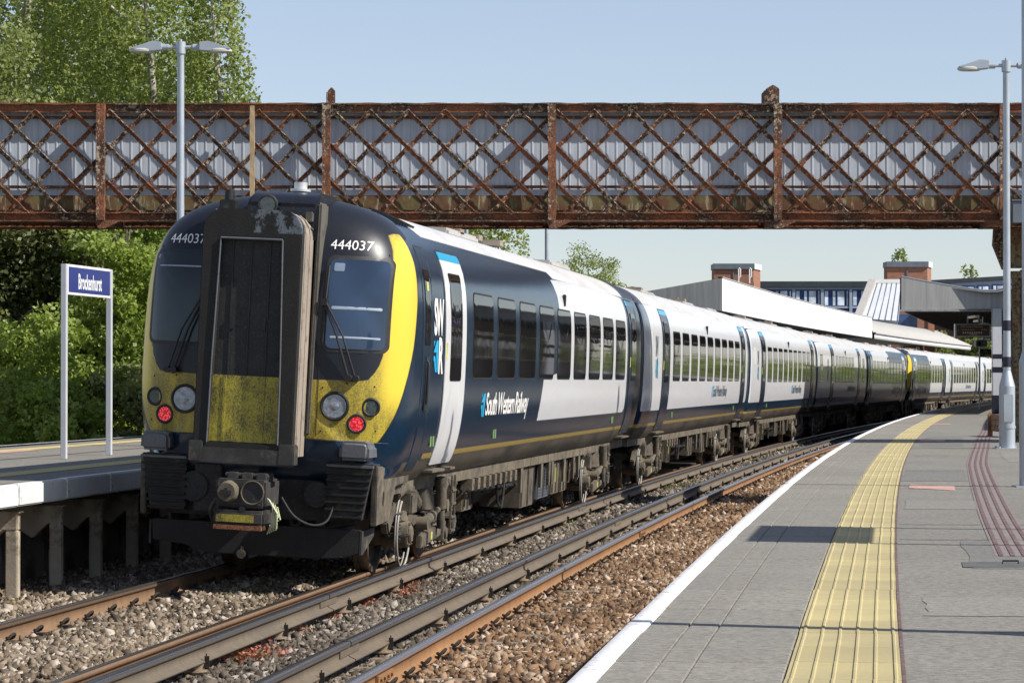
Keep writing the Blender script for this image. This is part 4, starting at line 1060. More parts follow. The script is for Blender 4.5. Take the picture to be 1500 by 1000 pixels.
bpy.data.objects.remove(i0); bpy.data.objects.remove(c0)
# fish plates at rail joints
for s, d in ((10.2, RB), (28.5, RB), (14.5, RC), (32.8, RC)):
    m = MB(); m.box(-.03, .03, -.35, .35, -.02, .03); o = m.build('fish_plate', M['rail_cond'], near_track if d == RB else far_track); place_on_path(o, s, d)
for s in (9.3, 27.6):
    m = MB(); m.box(.012, .034, -.28, .28, -.11, -.05)
    for q in (-.2, -.07, .07, .2): m.cyl((.034, q, -.08), (.05, q, -.08), .018, n=6)
    o = m.build('fish_plate', M['rail_orange'], near_track); place_on_path(o, s, RA)

# ---- ballast stones
def stones(name, zones, mat, label=None):
    Ps = []
    for (d0, d1, s0, s1, dens, zf, big) in zones:
        n = int((d1 - d0) * (s1 - s0) * dens)
        d = rng.uniform(d0, d1, n); s = rng.uniform(s0, s1, n)
        Ps.append(np.column_stack([d, s, [zf(x) for x in d], rng.uniform(.7, 1.3, n) * big]))
    P = np.vstack(Ps)
    off = np.abs((P[:, 1] - 5.0 + .35) % .70 - .35); onsl = (off < .10)
    nr_ = np.min([np.abs(P[:, 0] - q) for q in (RA, R1, R2)], axis=0)
    P = P[~((onsl & (nr_ < .62) & (rng.random(len(P)) < .85)) | (nr_ < .085))]; n = len(P)
    # patchy dirt keeps some spots low and mixed
    ph = PH0 + P[:, 1] / RAD; r = RAD + P[:, 0]
    C = np.column_stack([CX - r * np.cos(ph), CY + r * np.sin(ph), P[:, 2] + rng.uniform(-.022, .022, n) + .012 * np.sin(P[:, 0] * 5 + P[:, 1] * 2.1)])
    base = np.array([(1.5, 0, 0), (-1.5, 0, 0), (0, 1.5, 0), (0, -1.5, 0), (0, 0, 1.4), (0, 0, -1.4)], float)
    quads = np.array([(0, 2, 4), (2, 1, 4), (1, 3, 4), (3, 0, 4), (2, 0, 5), (1, 2, 5), (3, 1, 5), (0, 3, 5)])
    sz = P[:, 3] * rng.choice([.011, .015, .020, .027], n)
    Lc = (base[None] + rng.uniform(-.62, .62, (n, 6, 3))) * (sz[:, None] * 1.0)[:, :, None]
    Lc *= rng.uniform(.5, 1.4, (n, 1, 3))
    # random rotations from quaternions
    q = rng.normal(size=(n, 4)); q /= np.linalg.norm(q, axis=1, keepdims=True); w_, x, y, z = q.T
    Rm = np.stack([np.stack([1 - 2 * (y * y + z * z), 2 * (x * y - z * w_), 2 * (x * z + y * w_)], -1), np.stack([2 * (x * y + z * w_), 1 - 2 * (x * x + z * z), 2 * (y * z - x * w_)], -1), np.stack([2 * (x * z - y * w_), 2 * (y * z + x * w_), 1 - 2 * (x * x + y * y)], -1)], 1)
    V = np.einsum('nij,nkj->nki', Rm, Lc) + C[:, None]
    F = quads[None] + (np.arange(n) * 6)[:, None, None]
    t = np.clip(rng.normal(.46, .27, n) + .12 * np.sin(P[:, 1] * .9 + P[:, 0] * 2), 0, 1); t[rng.random(n) < .03] = 1
    me = np_mesh(name, V.reshape(-1, 3), F.reshape(-1, 3), [mat], False, {'tint': np.repeat(t, 6)})
    o = link_mesh(name, me); tag(o, kind='stuff')
    if label: o['label'] = label
    return o
zz = lambda a: (lambda d: a)
stones('ballast_gravel', [(.2, 2.27, 8, 30, 1900, zz(-.185), 1.0), (.4, 2.27, 30, 62, 420, zz(-.185), 1.35), (.9, 2.27, 62, 110, 120, zz(-.18), 2.0)], M['stone_rust'], 'rust coloured ballast between the near rail and the platform')
stones('ballast_gravel', [(2.45, 4.2, 8, 30, 1750, zz(-.19), 1.0), (2.45, 4.2, 30, 60, 400, zz(-.19), 1.35), (2.45, 4.2, 60, 110, 110, zz(-.185), 2.0)], M['stone_grey'], 'grey ballast between the two conductor rails')
stones('ballast_gravel', [(4.37, 5.72, 8, 20, 1750, lambda d: -.175 + cz(d), 1.0), (4.37, 5.72, 20, 45, 200, lambda d: -.175 + cz(d), 1.3), (5.87, 7.9, 8, 28, 1500, lambda d: -.115, 1.05)], M['stone_pale'], 'pale ballast in front of the train and along the left platform')

# ================================================================== PLATFORMS
PZR = .91
plat = empty('platform', kind='structure'); plat['label'] = 'long curving station platform on the right'
me = sweep_mesh('asphalt_surface', [(-1.169, PZR - .001), (-4.2, PZR + .01), (-16, PZR + .06)], 0, -14, 210, 2, M['asphalt'], closed=False); link_mesh('asphalt_surface', me, plat)
me = sweep_mesh('slab_bedding', [(-.012, PZR - .035), (-1.2, PZR - .03)], 0, -14, 210, 2, M['bed'], closed=False); link_mesh('slab_bedding', me, plat)
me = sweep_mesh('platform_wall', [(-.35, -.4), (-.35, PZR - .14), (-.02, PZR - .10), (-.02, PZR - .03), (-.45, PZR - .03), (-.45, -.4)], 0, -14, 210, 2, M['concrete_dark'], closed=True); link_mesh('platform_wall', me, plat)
# coping slabs with two grip grooves
SL = 1.22
def slab_prof():
    p = [(0.0, PZR - .14), (0.0, PZR - .008), (-.008, PZR)]
    for gx in (.27, .40): p += [(-gx + .006, PZR), (-gx + .004, PZR - .006), (-gx - .004, PZR - .006), (-gx - .006, PZR)]
    p += [(-.742, PZR), (-.748, PZR - .008), (-.75, PZR - .14)]
    return p
pr = slab_prof(); k = len(pr); V = []; F = []
xs = [(-a, b) for a, b in pr]      # local +x is right of the track: distance from the edge
for y, inset in ((0.005, .007), (.012, 0), (SL - .012, 0), (SL - .005, .007)):
    for (x, z) in xs: V.append((x, y, z - inset))
for r_ in range(3):
    for i in range(k - 1): F.append((r_ * k + i, r_ * k + i + 1, (r_ + 1) * k + i + 1, (r_ + 1) * k + i))
sm = bpy.data.meshes.new('paving_slab'); sm.from_pydata(V, [], F); sm.materials.append(M['slab']); sm.update()
if sum(p.normal.z for p in sm.polygons) < 0: sm.flip_normals()
s = -8.0; n = 0
while s < 120:
    o = link_mesh('paving_slab', sm, plat); place_on_path(o, s + .27, 0, rng.uniform(-.002, .002)); s += SL; n += 1
me = sweep_mesh('paving_slab_far', [(0, PZR - .14), (0, PZR), (-.75, PZR)], 0, s, 210, 2, M['slab'], closed=False); link_mesh('paving_edge', me, plat)
me = sweep_mesh('edge_line', [(.004, PZR - .075), (.004, PZR - .004), (-.004, PZR + .006), (-.092, PZR + .006), (-.098, PZR - .002)], 0, -14, 210, 1.5, M['line_white'], closed=False)
link_mesh('edge_line', me, plat)
# tactile tiles
def tactile_mesh(L):
    V = []; F = []; W = .415; prof = [(0, -.03), (0.0, 0)]; nrib = 6
    for i in range(nrib):
        c = .022 + i * (W - .044) / (nrib - 1)
        prof += [(c - .008, 0), (c - .004, .005), (c + .004, .005), (c + .008, 0)]
    prof += [(W, 0), (W, -.03)]
    k = len(prof)
    for y, dz in ((0.004, -.008), (.010, 0), (L - .010, 0), (L - .004, -.008)):
        for (x, z) in prof: V.append((x, y, z + dz))
    for r_ in range(3):
        for i in range(k - 1): F.append((r_ * k + i, r_ * k + i + 1, (r_ + 1) * k + i + 1, (r_ + 1) * k + i))
    me = bpy.data.meshes.new('tactile_tile'); me.from_pydata(V, [], F); me.materials.append(M['tactile']); me.update()
    if sum(p.normal.z for p in me.polygons) < 0: me.flip_normals()
    return me
tm = tactile_mesh(.61); s = -4.0; 
while s < 105:
    o = link_mesh('tactile_tile', tm, plat); place_on_path(o, s, -.753 - rng.uniform(0, .004), PZR - .001 + rng.uniform(0, .002)); s += .61
me = sweep_mesh('tactile_strip', [(-.76, PZR + .003), (-1.18, PZR + .003)], 0, s, 210, 2, M['tactile_far'], closed=False); link_mesh('tactile_strip', me, plat)
me = sweep_mesh('maroon_edge', [(-1.170, PZR + .002), (-1.184, PZR + .002)], 0, -14, 120, 1.5, M['brown_red'], closed=False); link_mesh('maroon_edge', me, plat)
# maroon stripes, pink patches and an iron cover
EDG = [inv(*pix(x, y, PZR)) for x, y in ((1492, 815), (1462, 760), (1443, 715), (1432, 680), (1438, 655), (1446, 632), (1458, 610))]
EDG = [(8.2 if False else a, b) for a, b in EDG]
def paz(d): return PZR + (.0105 * (min(max(-d, 1.169), 4.2) - 1.169) / 3.031 if -d < 4.2 else .01 + (-d - 4.2) * .0042)
def edge_d(s_): return float(np.interp(s_, [e[0] for e in EDG], [e[1] for e in EDG]))
V = []; F = []
for i, s_ in enumerate(np.linspace(EDG[0][0], EDG[-1][0], 60)):
    d = edge_d(s_); V += [path(s_, d + .14, paz(d) + .002), path(s_, d - .14, paz(d) + .003)]
    if i: F.append((2 * i - 2, 2 * i - 1, 2 * i + 1, 2 * i))
me = bpy.data.meshes.new('maroon_strip'); me.from_pydata(V, [], F); me.materials.append(M['strip_base']); me.update(); link_mesh('maroon_strip', me, plat)
for j in range(4):
    V = []; F = []
    ss = np.linspace(EDG[0][0], EDG[-1][0], 60)
    for i, s_ in enumerate(ss):
        d = np.interp(s_, [e[0] for e in EDG], [e[1] for e in EDG]) - .07 * (j - 1.5)
        V += [path(s_, d + .014, paz(d) + .006), path(s_, d - .014, paz(d) + .006)]
        if i: F.append((2 * i - 2, 2 * i - 1, 2 * i + 1, 2 * i))
    me = bpy.data.meshes.new('maroon_stripe'); me.from_pydata(V, [], F); me.materials.append(M['brown_red']); me.update(); link_mesh('maroon_stripe', me, plat)
for q in ([(1333, 708), (1398, 711), (1399, 717), (1331, 713)], [(1347, 642.5), (1384, 643), (1384, 646), (1347, 645.5)], [(1366, 619.5), (1392, 620), (1392, 621), (1366, 620.5)]):
    m = MB(); P = [pix(x, y, PZR + .01) for x, y in q]; m.add([(a, b, paz(inv(a, b)[1]) + .003) for a, b in P], [(0, 1, 2, 3)]); o = m.build('faded_paint_patch', M['pink'], plat)
    if o.data.polygons[0].normal.z < 0: o.data.flip_normals()
P = [pix(x, y, PZR) for x, y in ((1408, 823), (1530, 823), (1540, 831), (1410, 831))]
m = MB(); m.add([(a, b, paz(inv(a, b)[1]) + .003) for a, b in P], [(0, 1, 2, 3)]); o = m.build('access_cover', M['asphalt_mat_dark'], plat)
if o.data.polygons[0].normal.z < 0: o.data.flip_normals()
m = MB(); a, b = pix(1468, 828, PZR); m.tube([(a, b, PZR + .012), (a, b, PZR + .03), (a + .09, b, PZR + .03), (a + .09, b, PZR + .012)], .006, 6); m.build('lifting_handle', M['clip'], plat)
# asphalt joints, with post shadows painted in among them as dark lines
for yy, x0, x1 in ((768, 1318, 1500), (790, 1318, 1500), (715.5, 1320, 1500), (690, 1325, 1420), (668, 1330, 1420)):
    V = []; F = []
    for i in range(14):
        x = x0 + (x1 - x0) * i / 13; a, b = pix(x, yy + random.uniform(-.4, .4) + (x - x0) * .008, PZR); zq = paz(inv(a, b)[1]) + .0035; V += [(a, b, zq), (a, b + .035, zq)]
        if i: F.append((2 * i - 2, 2 * i, 2 * i + 1, 2 * i - 1))
    me = bpy.data.meshes.new('joint_shadow_line'); me.from_pydata(V, [], F); me.materials.append(M['asphalt_mat_dark']); me.update(); link_mesh('joint_shadow_line', me, plat)

# pale mortar lines and tar patches that break up the surface
for yy, x0, x1 in ((746, 1115, 1240), (826, 1045, 1205), (950, 905, 1165), (878, 975, 1190), (690, 1180, 1262), (665, 1215, 1285)):
    V = []; F = []
    for i in range(16):
        x = x0 + (x1 - x0) * i / 15; a, b = pix(x, yy + random.uniform(-.5, .5), PZR + .002); wd_ = random.uniform(.003, .016); V += [(a, b, PZR + .0028), (a, b + wd_, PZR + .0028)]
        if i: F.append((2 * i - 2, 2 * i, 2 * i + 1, 2 * i - 1))
    me = bpy.data.meshes.new('mortar_line'); me.from_pydata(V, [], F); me.materials.append(M['concrete_light']); me.update(); link_mesh('mortar_line', me, plat)
for (s0_, s1_, d0_, d1_, mt) in ((6.2, 8.9, -1.6, -2.9, 'patch_dark'), (13.5, 15.2, -1.25, -2.1, 'patch_light'), (20, 24, -1.2, -1.9, 'patch_dark'), (27, 32, -2.5, -3.6, 'patch_light'), (3.0, 4.1, -1.3, -2.2, 'patch_light'), (36, 44, -1.3, -2.0, 'patch_dark')):
    V = []; F = []
    for i, s_ in enumerate(np.linspace(s0_, s1_, 6)):
        V += [path(s_, d0_ + random.uniform(-.02, .02), paz(d0_) + .0015), path(s_, d1_ + random.uniform(-.02, .02), paz(d1_) + .0015)]
        if i: F.append((2 * i - 2, 2 * i - 1, 2 * i + 1, 2 * i))
    me = bpy.data.meshes.new('tarmac_patch'); me.from_pydata(V, [], F); me.materials.append(M[mt]); me.update(); link_mesh('tarmac_patch', me, plat)

# ---- left island platform
PZL = 1.0; EL = 7.02
lp = empty('platform', kind='structure'); lp['label'] = 'narrow island platform behind the station name sign'
me = sweep_mesh('asphalt_surface', [(EL + .6, PZL), (EL + 4.9, PZL)], 0, -10, 190, 2, M['asphalt'], closed=False); link_mesh('asphalt_surface', me, lp)
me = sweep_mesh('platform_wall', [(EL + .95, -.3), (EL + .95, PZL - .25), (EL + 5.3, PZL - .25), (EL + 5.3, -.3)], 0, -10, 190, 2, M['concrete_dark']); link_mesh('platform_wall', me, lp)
cp_ = MB(); cp_.box(-.62, 0, .006, 1.494, -.21, 0); cpo = cp_.build('coping_stone', M['white_paint'], lp, bevel=.015)
s = -4
while s < 60:
    o = link_mesh('coping_stone', cpo.data, lp); place_on_path(o, s, EL, PZL + .002 + rng.uniform(-.004, .004)); s += 1.5
    o.location.z += 0
bpy.data.objects.remove(cpo)
me = sweep_mesh('coping_edge', [(EL, PZL - .27), (EL, PZL), (EL + .6, PZL)], 0, s, 190, 2, M['white_paint'], closed=False); link_mesh('coping_edge', me, lp)
me = sweep_mesh('edge_slab', [(EL + .11, PZL + .006), (EL + .66, PZL + .006)], 0, -4, 60, 2, M['asphalt'], closed=False); link_mesh('edge_slab', me, lp)
me = sweep_mesh('tactile_strip', [(EL + .78, PZL + .004), (EL + 1.18, PZL + .004)], 0, -10, 190, 2, M['tactile_far'], closed=False); link_mesh('tactile_strip', me, lp)
me = sweep_mesh('tactile_strip', [(EL + 4.0, PZL + .004), (EL + 4.4, PZL + .004)], 0, -10, 190, 2, M['tactile_far'], closed=False); link_mesh('tactile_strip', me, lp)
me = sweep_mesh('maroon_stripe', [(EL + 2.75, PZL + .004), (EL + 2.82, PZL + .004)], 0, -10, 190, 2, M['brown_red'], closed=False); link_mesh('maroon_stripe', me, lp)
me = sweep_mesh('edge_line', [(EL + 5.18, PZL + .006), (EL + 5.30, PZL + .006), (EL + 5.31, PZL - .2)], 0, -10, 190, 2, M['line_white'], closed=False); link_mesh('edge_line', me, lp)
a, b = inv(*pix(8, 662, PZL)); me = sweep_mesh('faded_paint_patch', [(b - .15, PZL + .005), (b + .15, PZL + .005)], 0, a - 1.2, a + 1.1, .5, M['pink'], closed=False); link_mesh('faded_paint_patch', me, lp)
# concrete trestles under the coping
pr_ = MB(); pr_.prism([(-.10, -1.3), (-.10, -.65), (-.14, -.27), (-1.0, -.27), (-1.0, -1.3)][::-1], -.10, .10, 'y')
pr_ = MB(); pr_.box(-.22, -.10, -.05, .05, -1.35, -.45); pr_.prism([(-.24, -.45), (-.10, -.45), (-.10, -.30), (-.05, -.272), (-.95, -.272), (-.95, -.50), (-.60, -.48), (-.4, -.60)], -.05, .05, 'y'); tr0 = pr_.build('support_post', M['concrete'], lp, bevel=.01)
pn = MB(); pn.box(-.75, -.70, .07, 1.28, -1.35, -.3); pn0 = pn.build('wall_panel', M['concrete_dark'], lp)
s = 5.0
while s < 40:
    o = link_mesh('support_post', tr0.data, lp); place_on_path(o, s, EL, PZL); o2 = link_mesh('wall_panel', pn0.data, lp); place_on_path(o2, s, EL, PZL); s += 1.35
bpy.data.objects.remove(tr0); bpy.data.objects.remove(pn0)

# ================================================================== FOOTBRIDGE
BZ0, BZ1, BY, BYB = 4.66, 6.60, 46.3, 48.5
bridge = empty('footbridge', 'old rusty lattice footbridge with grey metal sheeting spanning the tracks', 'footbridge', (0, BY, 0))
def bpart(m, name, mat, parent=None, **k): return m.build(name, mat, parent or bridge, loc=None, **k)
X0, X1 = -12.2, 13.6
PB = [(150 - 750) / 4050 * BY + i * (330 / 4050 * BY) for i in range(-1, 6)]
def rough_mesh(me_obj, amp, cuts=0):
    me_ = me_obj.data
    for v in me_.vertices: v.co += Vector((random.uniform(-1, 1), random.uniform(-1, 1), random.uniform(-1, 1))) * amp
def long_bar(p, q, w, h, step, jit):
    """square bar in short lengths with ragged arrises (flaking rust)"""
    p = Vector(p); q = Vector(q); L = (q - p).length; n = max(1, int(L / step)); d = (q - p) / n
    dn = (q - p).normalized(); r = Vector((0, 1, 0)); u = r.cross(dn).normalized()
    V = []; F = []
    for i in range(n + 1):
        c = p + d * i
        for a, b in ((-1, -1), (1, -1), (1, 1), (-1, 1)):
            V.append(tuple(c + r * (a * h / 2 + random.uniform(-1, 1) * jit * .5) + u * (b * w / 2 + random.uniform(-1, 1) * jit)))
    for i in range(n):
        for k_ in range(4): F.append((i * 4 + k_, i * 4 + (k_ + 1) % 4, (i + 1) * 4 + (k_ + 1) % 4, (i + 1) * 4 + k_))
    F += [(3, 2, 1, 0), tuple(n * 4 + i for i in range(4))]
    m = MB(); m.add(V, F); return m
# chords
def chord(z0, z1, y, nm, mat):
    m = MB(); m.add([], [])
    for (a, b, c_, d_) in ((0, .16, 0, z1 - z0),):
        t = long_bar((X0, y, (z0 + z1) / 2), (X1, y, (z0 + z1) / 2), z1 - z0, .02, .12, .006); m = t
    return bpart(m, nm, mat)
def chords(y, sgn):
    chord(BZ1 - .13, BZ1, y, 'top_chord', M['rust_chord']); m = long_bar((X0, y + sgn * .06, BZ1 + .012), (X1, y + sgn * .06, BZ1 + .012), .025, .22, .15, .008); bpart(m, 'top_flange', M['rust_chord'])
    chord(BZ0, BZ0 + .11, y, 'bottom_chord', M['rust_chord']); m = long_bar((X0, y + sgn * .02, BZ0 - .012), (X1, y + sgn * .02, BZ0 - .012), .022, .24, .15, .006); bpart(m, 'bottom_flange', M['rust_chord'])
    m = long_bar((X0, y - sgn * .035, BZ0 + .125), (X1, y - sgn * .035, BZ0 + .125), .02, .09, .15, .006); bpart(m, 'bottom_angle', M['rust_chord'])
chords(0, 1); chords(BYB - BY, -1)
m = MB(); x = X0 + .1
while x < X1:
    m.cyl((x, -.012, BZ0 + .055), (x, -.028, BZ0 + .055), .016, .012, 6); x += .155
o = bpart(m, 'rivets', M['rust_chord']); o['kind'] = 'stuff'
# lattice bars
pitch = .627 * BY / 46.5; H = BZ1 - BZ0; slope = 1.0
zb, zt = BZ0 + .10, BZ1 - .10; run = (zt - zb) * 1.02
i = 0; x = X0 - run
barsA = []
ph0 = (596 - 750) / 4050 * BY       # a down-right bar reaches the top chord here
k0 = math.ceil((X0 - ph0) / pitch) - 3; k1 = int((X1 - ph0) / pitch) + 1
for k_ in range(k0, k1):
    xt = ph0 + k_ * pitch
    for (a, b, y, tw) in (((xt, zt), (xt + run, zb), -.045, 1), ((xt + .03, zt), (xt + .03 - run, zb), .0, -1)):
        (xa, za), (xb, zb2) = a, b
        # clip to the bridge length
        t0, t1 = 0, 1
        if not (X0 <= xa <= X1) and not (X0 <= xb <= X1): continue
        def at(t): return (xa + (xb - xa) * t, y, za + (zb2 - za) * t)
        for _ in range(2):
            pass
        ts = [0, 1]
        if xa < X0 or xa > X1: ts[0] = ((X0 if xa < X0 else X1) - xa) / (xb - xa)
        if xb < X0 or xb > X1: ts[1] = ((X0 if xb < X0 else X1) - xa) / (xb - xa)
        mm = long_bar(at(ts[0]), at(ts[1]), .066, .012, .045, .009)
        m2 = long_bar(Vector(at(ts[0])) + Vector((0, -.02, 0)), Vector(at(ts[1])) + Vector((0, -.02, 0)), .014, .04, .05, .005)
        b0 = len(mm.v); off = Vector((0.018 * tw, 0, .02)) ; mm.v += [tuple(Vector(v) + off) for v in m2.v]; mm.f += [tuple(b0 + q for q in f) for f in m2.f]
        bpart(mm, 'lattice_bar', M['rust_bar'])
# verticals
for j, xp in enumerate(PB):
    m = long_bar((xp, -.10, BZ0), (xp, -.10, BZ1), .10, .13, .08, .006); o = bpart(m, 'vertical_post', M['rust_post'])
    m = long_bar((xp - .06, -.16, BZ0), (xp - .06, -.16, BZ1), .05, .05, .07, .008); bpart(m, 'post_angle', M['rust_bar'])
    m = MB(); m.prism([(xp - .12, BZ0), (xp + .35, BZ0), (xp + .05, BZ0 - .14), (xp - .06, BZ0 - .14)], -.12, -.05, 'y'); bpart(m, 'gusset', M['rust_post'])
    m = MB(); m.box(xp - .05, xp + .05, -.02, BYB - BY, BZ0 - .03, BZ0 + .10); bpart(m, 'cross_beam', M['rust_chord'])
for x_, w_, h_ in (((484 - 750) / 4050 * BY, .14, .30), ((1131 - 750) / 4050 * BY, .26, .34)):
    m = MB(); m.prism([(x_ - w_ / 2, BZ1), (x_ + w_ / 2, BZ1), (x_ + w_ / 2, BZ1 + h_ * .8), (x_ + w_ * .1, BZ1 + h_), (x_ - w_ * .35, BZ1 + h_ * .8)], .02, .14, 'y'); m.box(x_ - w_ / 2, x_ - w_ / 2 + .02, -.06, .5, BZ1, BZ1 + h_ * .7)
    bpart(m, 'outrigger_bracket', M['rust_post'], bevel=.008)
m = long_bar(((370 - 750) / 4050 * BY, -.12, BZ0 + .4), ((370 - 750) / 4050 * BY, -.12, BZ1 - .03), .08, .03, .1, .004); bpart(m, 'timber_batten', M['timber2'] if 'timber2' in M else M['concrete'])
# sheeting in bays, corrugated
def clad_mesh(L, z0, z1):
    rib = .157; V = []; n = int(round(L / rib)); prof = []
    for i in range(n):
        x_ = i * rib; prof += [(x_, 0), (x_ + .125, 0), (x_ + .130, -.007), (x_ + .152, -.007)]
    prof.append((L, 0)); F = []
    for (x_, y_) in prof: V += [(x_, y_, z0), (x_, y_, z1)]
    for i in range(len(prof) - 1): F.append((2 * i, 2 * i + 2, 2 * i + 3, 2 * i + 1))
    me_ = bpy.data.meshes.new('cladding_sheet'); me_.from_pydata(V, [], F); me_.materials.append(M['clad']); me_.update(); return me_
SY = .17
cm = clad_mesh(.942, BZ0 + .42, BZ1 - .10); x = X0
while x < X1 - .9:
    for yy in (SY, BYB - BY - .15):
        o = link_mesh('cladding_sheet', cm, bridge, loc=(x, yy + random.uniform(-.003, .003), random.uniform(-.008, .008)))
    x += .942
for z in (BZ1 - .20, BZ0 + .57):
    m = long_bar((X0, SY - .04, z), (X1, SY - .04, z), .045, .03, .2, .003); bpart(m, 'sheeting_rail', M['rust_chord'])
m = MB(); m.box(X0, X1, SY - .01, SY + .01, BZ0 + .09, BZ0 + .43); bpart(m, 'kick_plate', M['plate'])
m = MB(); m.box(X0, X1, .12, BYB - BY - .1, BZ0 + .10, BZ0 + .18); bpart(m, 'deck', M['rust_post'])
m = long_bar((X0, BYB - BY, BZ0 + .3), (X1, BYB - BY, BZ0 + .3), .4, .02, .3, .003); bpart(m, 'kick_plate', M['plate'])
# columns at the right, clear of the rails
for yy in (BYB - BY - .3,):
    m = MB(); cx_ = (1490 - 750) / 4050 * (BY + yy); m.cyl((cx_, yy, .88), (cx_, yy, BZ0 - .9), .10, .09, 18); m.cyl((cx_, yy, BZ0 - .9), (cx_, yy, BZ0 - .78), .16, .22, 18)
    m.box(cx_ - .25, cx_ + .28, yy - .14, yy + .14, BZ0 - .72, BZ0 - .03); m.cyl((cx_, yy, .88), (cx_, yy, 1.02), .17, .14, 16); m.box(cx_ + .07, cx_ + .10, yy - .11, yy + .11, .9, BZ0 - .75)
    bpart(m, 'column', M['rust_col'] if 'rust_col' in M else M['rust_post'], smooth=True)
    m = MB(); m.prism([(cx_ - .25, BZ0 - .03), (cx_ - .25, BZ0 - .75), (cx_ - .42, BZ0 - .32), (cx_ - .40, BZ0 - .03)], yy - .1, yy + .1, 'y'); bpart(m, 'column_bracket', M['rust_post'])
for xx in (-11.6, 13.2):
    m = MB()
    for yy in (.2, BYB - BY - .2): m.cyl((xx, yy, -.4), (xx, yy, BZ0), .1, n=14)
    bpart(m, 'column', M['rust_post'], smooth=True)
m = MB(); m.box(-.12, .14, -.1, .06, 0, .36); m.box(-.14, .16, -.12, .08, .36, .39); o = m.build('equipment_cabinet', M['lead'], None, bevel=.01, loc=((1494 - 750) / 4050 * 46.0, BY - .22, 4.60)); tag(o, 'small grey metal cabinet fixed to the footbridge above its column', 'cabinet')
# ================================================================== SIGNS, LAMPS, FURNITURE
def name_sign(s0, s1, d0, d1, base, label, zb=2.01):
    a = Vector(path(s0, d0, base)); b = Vector(path(s1, d1, base)); yaw = math.atan2(b.x - a.x, b.y - a.y)
    root = empty('station_sign', label, 'sign', a, rot=(0, 0, -yaw)); L = (b - a).length
    for y in (0, L):
        m = MB(); m.box(-.035, .035, y - .034, y + .034, 0, 2.43); m.build('sign_post', M['wpost'], root, bevel=.006)
    m = MB(); m.box(-.02, .03, .045, L - .045, zb, 2.43); bd = m.build('sign_board', M['sign_white'], root, bevel=.004)
    for sd in (1, -1):
        m = MB(); x = .031 if sd > 0 else -.021
        m.box(min(x, x + sd * .004), max(x, x + sd * .004), .075, L - .075, zb + .035, 2.40); m.build('sign_panel', M['sign_blue'], bd)
        xx = x + sd * .0065
        t = text_mesh('lettering', 'Brockenhurst', lambda a_, b_: Vector((a_, b_, 0)), M['sign_white'], .27, .62, .006, parent=bd)
        wd = max(v.co.x for v in t.data.vertices); 
        for v in t.data.vertices:
            px_, py_ = v.co.x - wd / 2, v.co.y; v.co = (xx, L / 2 + sd * px_, 2.135 + py_)
    return root
aL = inv(*pix(94, 672, PZL)); bL = inv(*pix(160, 666.5, PZL))
name_sign(aL[0], bL[0], aL[1], bL[1], PZL, 'white framed blue station name board on two posts on the left platform', 2.05)
aR = inv(4.12, 17.5); name_sign(aR[0], aR[0] + 1.97, aR[1], aR[1], PZR, 'station name board on the right platform that throws the square shadow', 1.70)

def lamp_post(loc, h, label, base_h=1.1, bands=False, head_yaw=0):
    root = empty('lamp_post', label, 'lamp post', loc, rz=head_yaw)
    m = MB(); m.cyl((0, 0, base_h + .1), (0, 0, h - .12), .060, .052, 18); m.build('pole', M['galv'], root, smooth=True)
    m = MB(); m.cyl((0, 0, 0), (0, 0, base_h - .12), .125, n=22); m.cyl((0, 0, base_h - .12), (0, 0, base_h + .12), .125, .062, 22); m.cyl((0, 0, .32), (0, 0, .36), .134, n=22); m.box(-.2, .2, -.2, .2, 0, .015)
    for a, b in ((-.15, -.15), (.15, -.15), (.15, .15), (-.15, .15)): m.cyl((a, b, .015), (a, b, .04), .02, n=6)
    bo = m.build('base', M['galv'], root, smooth=True)
    m = MB(); m.box(-.075, .075, -.131, -.122, .42, .85); m.build('access_door', M['galv'], bo, bevel=.004)
    if bands:
        for z in (1.28, 1.85): m = MB(); m.cyl((0, 0, z), (0, 0, z + .16), .0625, n=18); m.build('black_band', M['band_black'], root, smooth=True)
    m = MB(); m.cyl((0, 0, h - .16), (0, 0, h + .02), .072, n=18); m.cyl((-.34, 0, h - .06), (.34, 0, h - .06), .028, n=12); m.cyl((0, 0, h + .02), (0, 0, h + .06), .02, n=8); m.build('cross_arm', M['galv'], root, smooth=True)
    for sd in (-1, 1):
        m = MB(); m.cyl((sd * .17, 0, h - .06), (sd * .34, 0, h - .06), .05, n=12)
        m.prism([(sd * .28, h - .11), (sd * .28, h + .015), (sd * .42, h + .03), (sd * .60, -.03 + h), (sd * .75, h - .075), (sd * .75, h - .095), (sd * .42, h - .125)], -.085, .085, 'y')
        lo = m.build('lamp_head', M['galv'], root, smooth=True, bevel=.012)
        m = MB(); n = 24; vs = []; fs = []
        for (kz, kk) in ((-.145, .80), (-.125, 1), (-.10, 1.0), (-.08, .85)):
            for i in range(n): t = 2 * math.pi * i / n; vs.append((sd * .58 + .19 * kk * math.cos(t), .105 * kk * math.sin(t), h + kz))
        for r_ in range(3):
            for i in range(n): fs.append((r_ * n + i, r_ * n + (i + 1) % n, (r_ + 1) * n + (i + 1) % n, (r_ + 1) * n + i))
        fs += [tuple(range(n)), tuple(range(3 * n, 4 * n))]; m.add(vs, fs); m.build('diffuser', M['lampglass'], lo, smooth=True)
    return root
M['band_black'] = simple('black_band', (.012, .014, .03), .5); M['lampglass'] = simple('lamp_diffuser', (.50, .49, .44), .3, 0, .05)
xr, yr = pix(1475, 657, PZR); lamp_post((xr, yr, PZR), 6.07, 'tall grey double headed platform lamp with banded pole beside the bridge column', bands=True)
xl = (264 - 750) / 4050 * 41.4; lamp_post((xl, 41.4, PZL), 6.03, 'grey double headed lamp rising behind the dirty train front, against the birch trees')
lamp_post((3.25, 11.25, PZR), 6.0, 'platform lamp beside the camera that throws the thin shadow across the near paving')
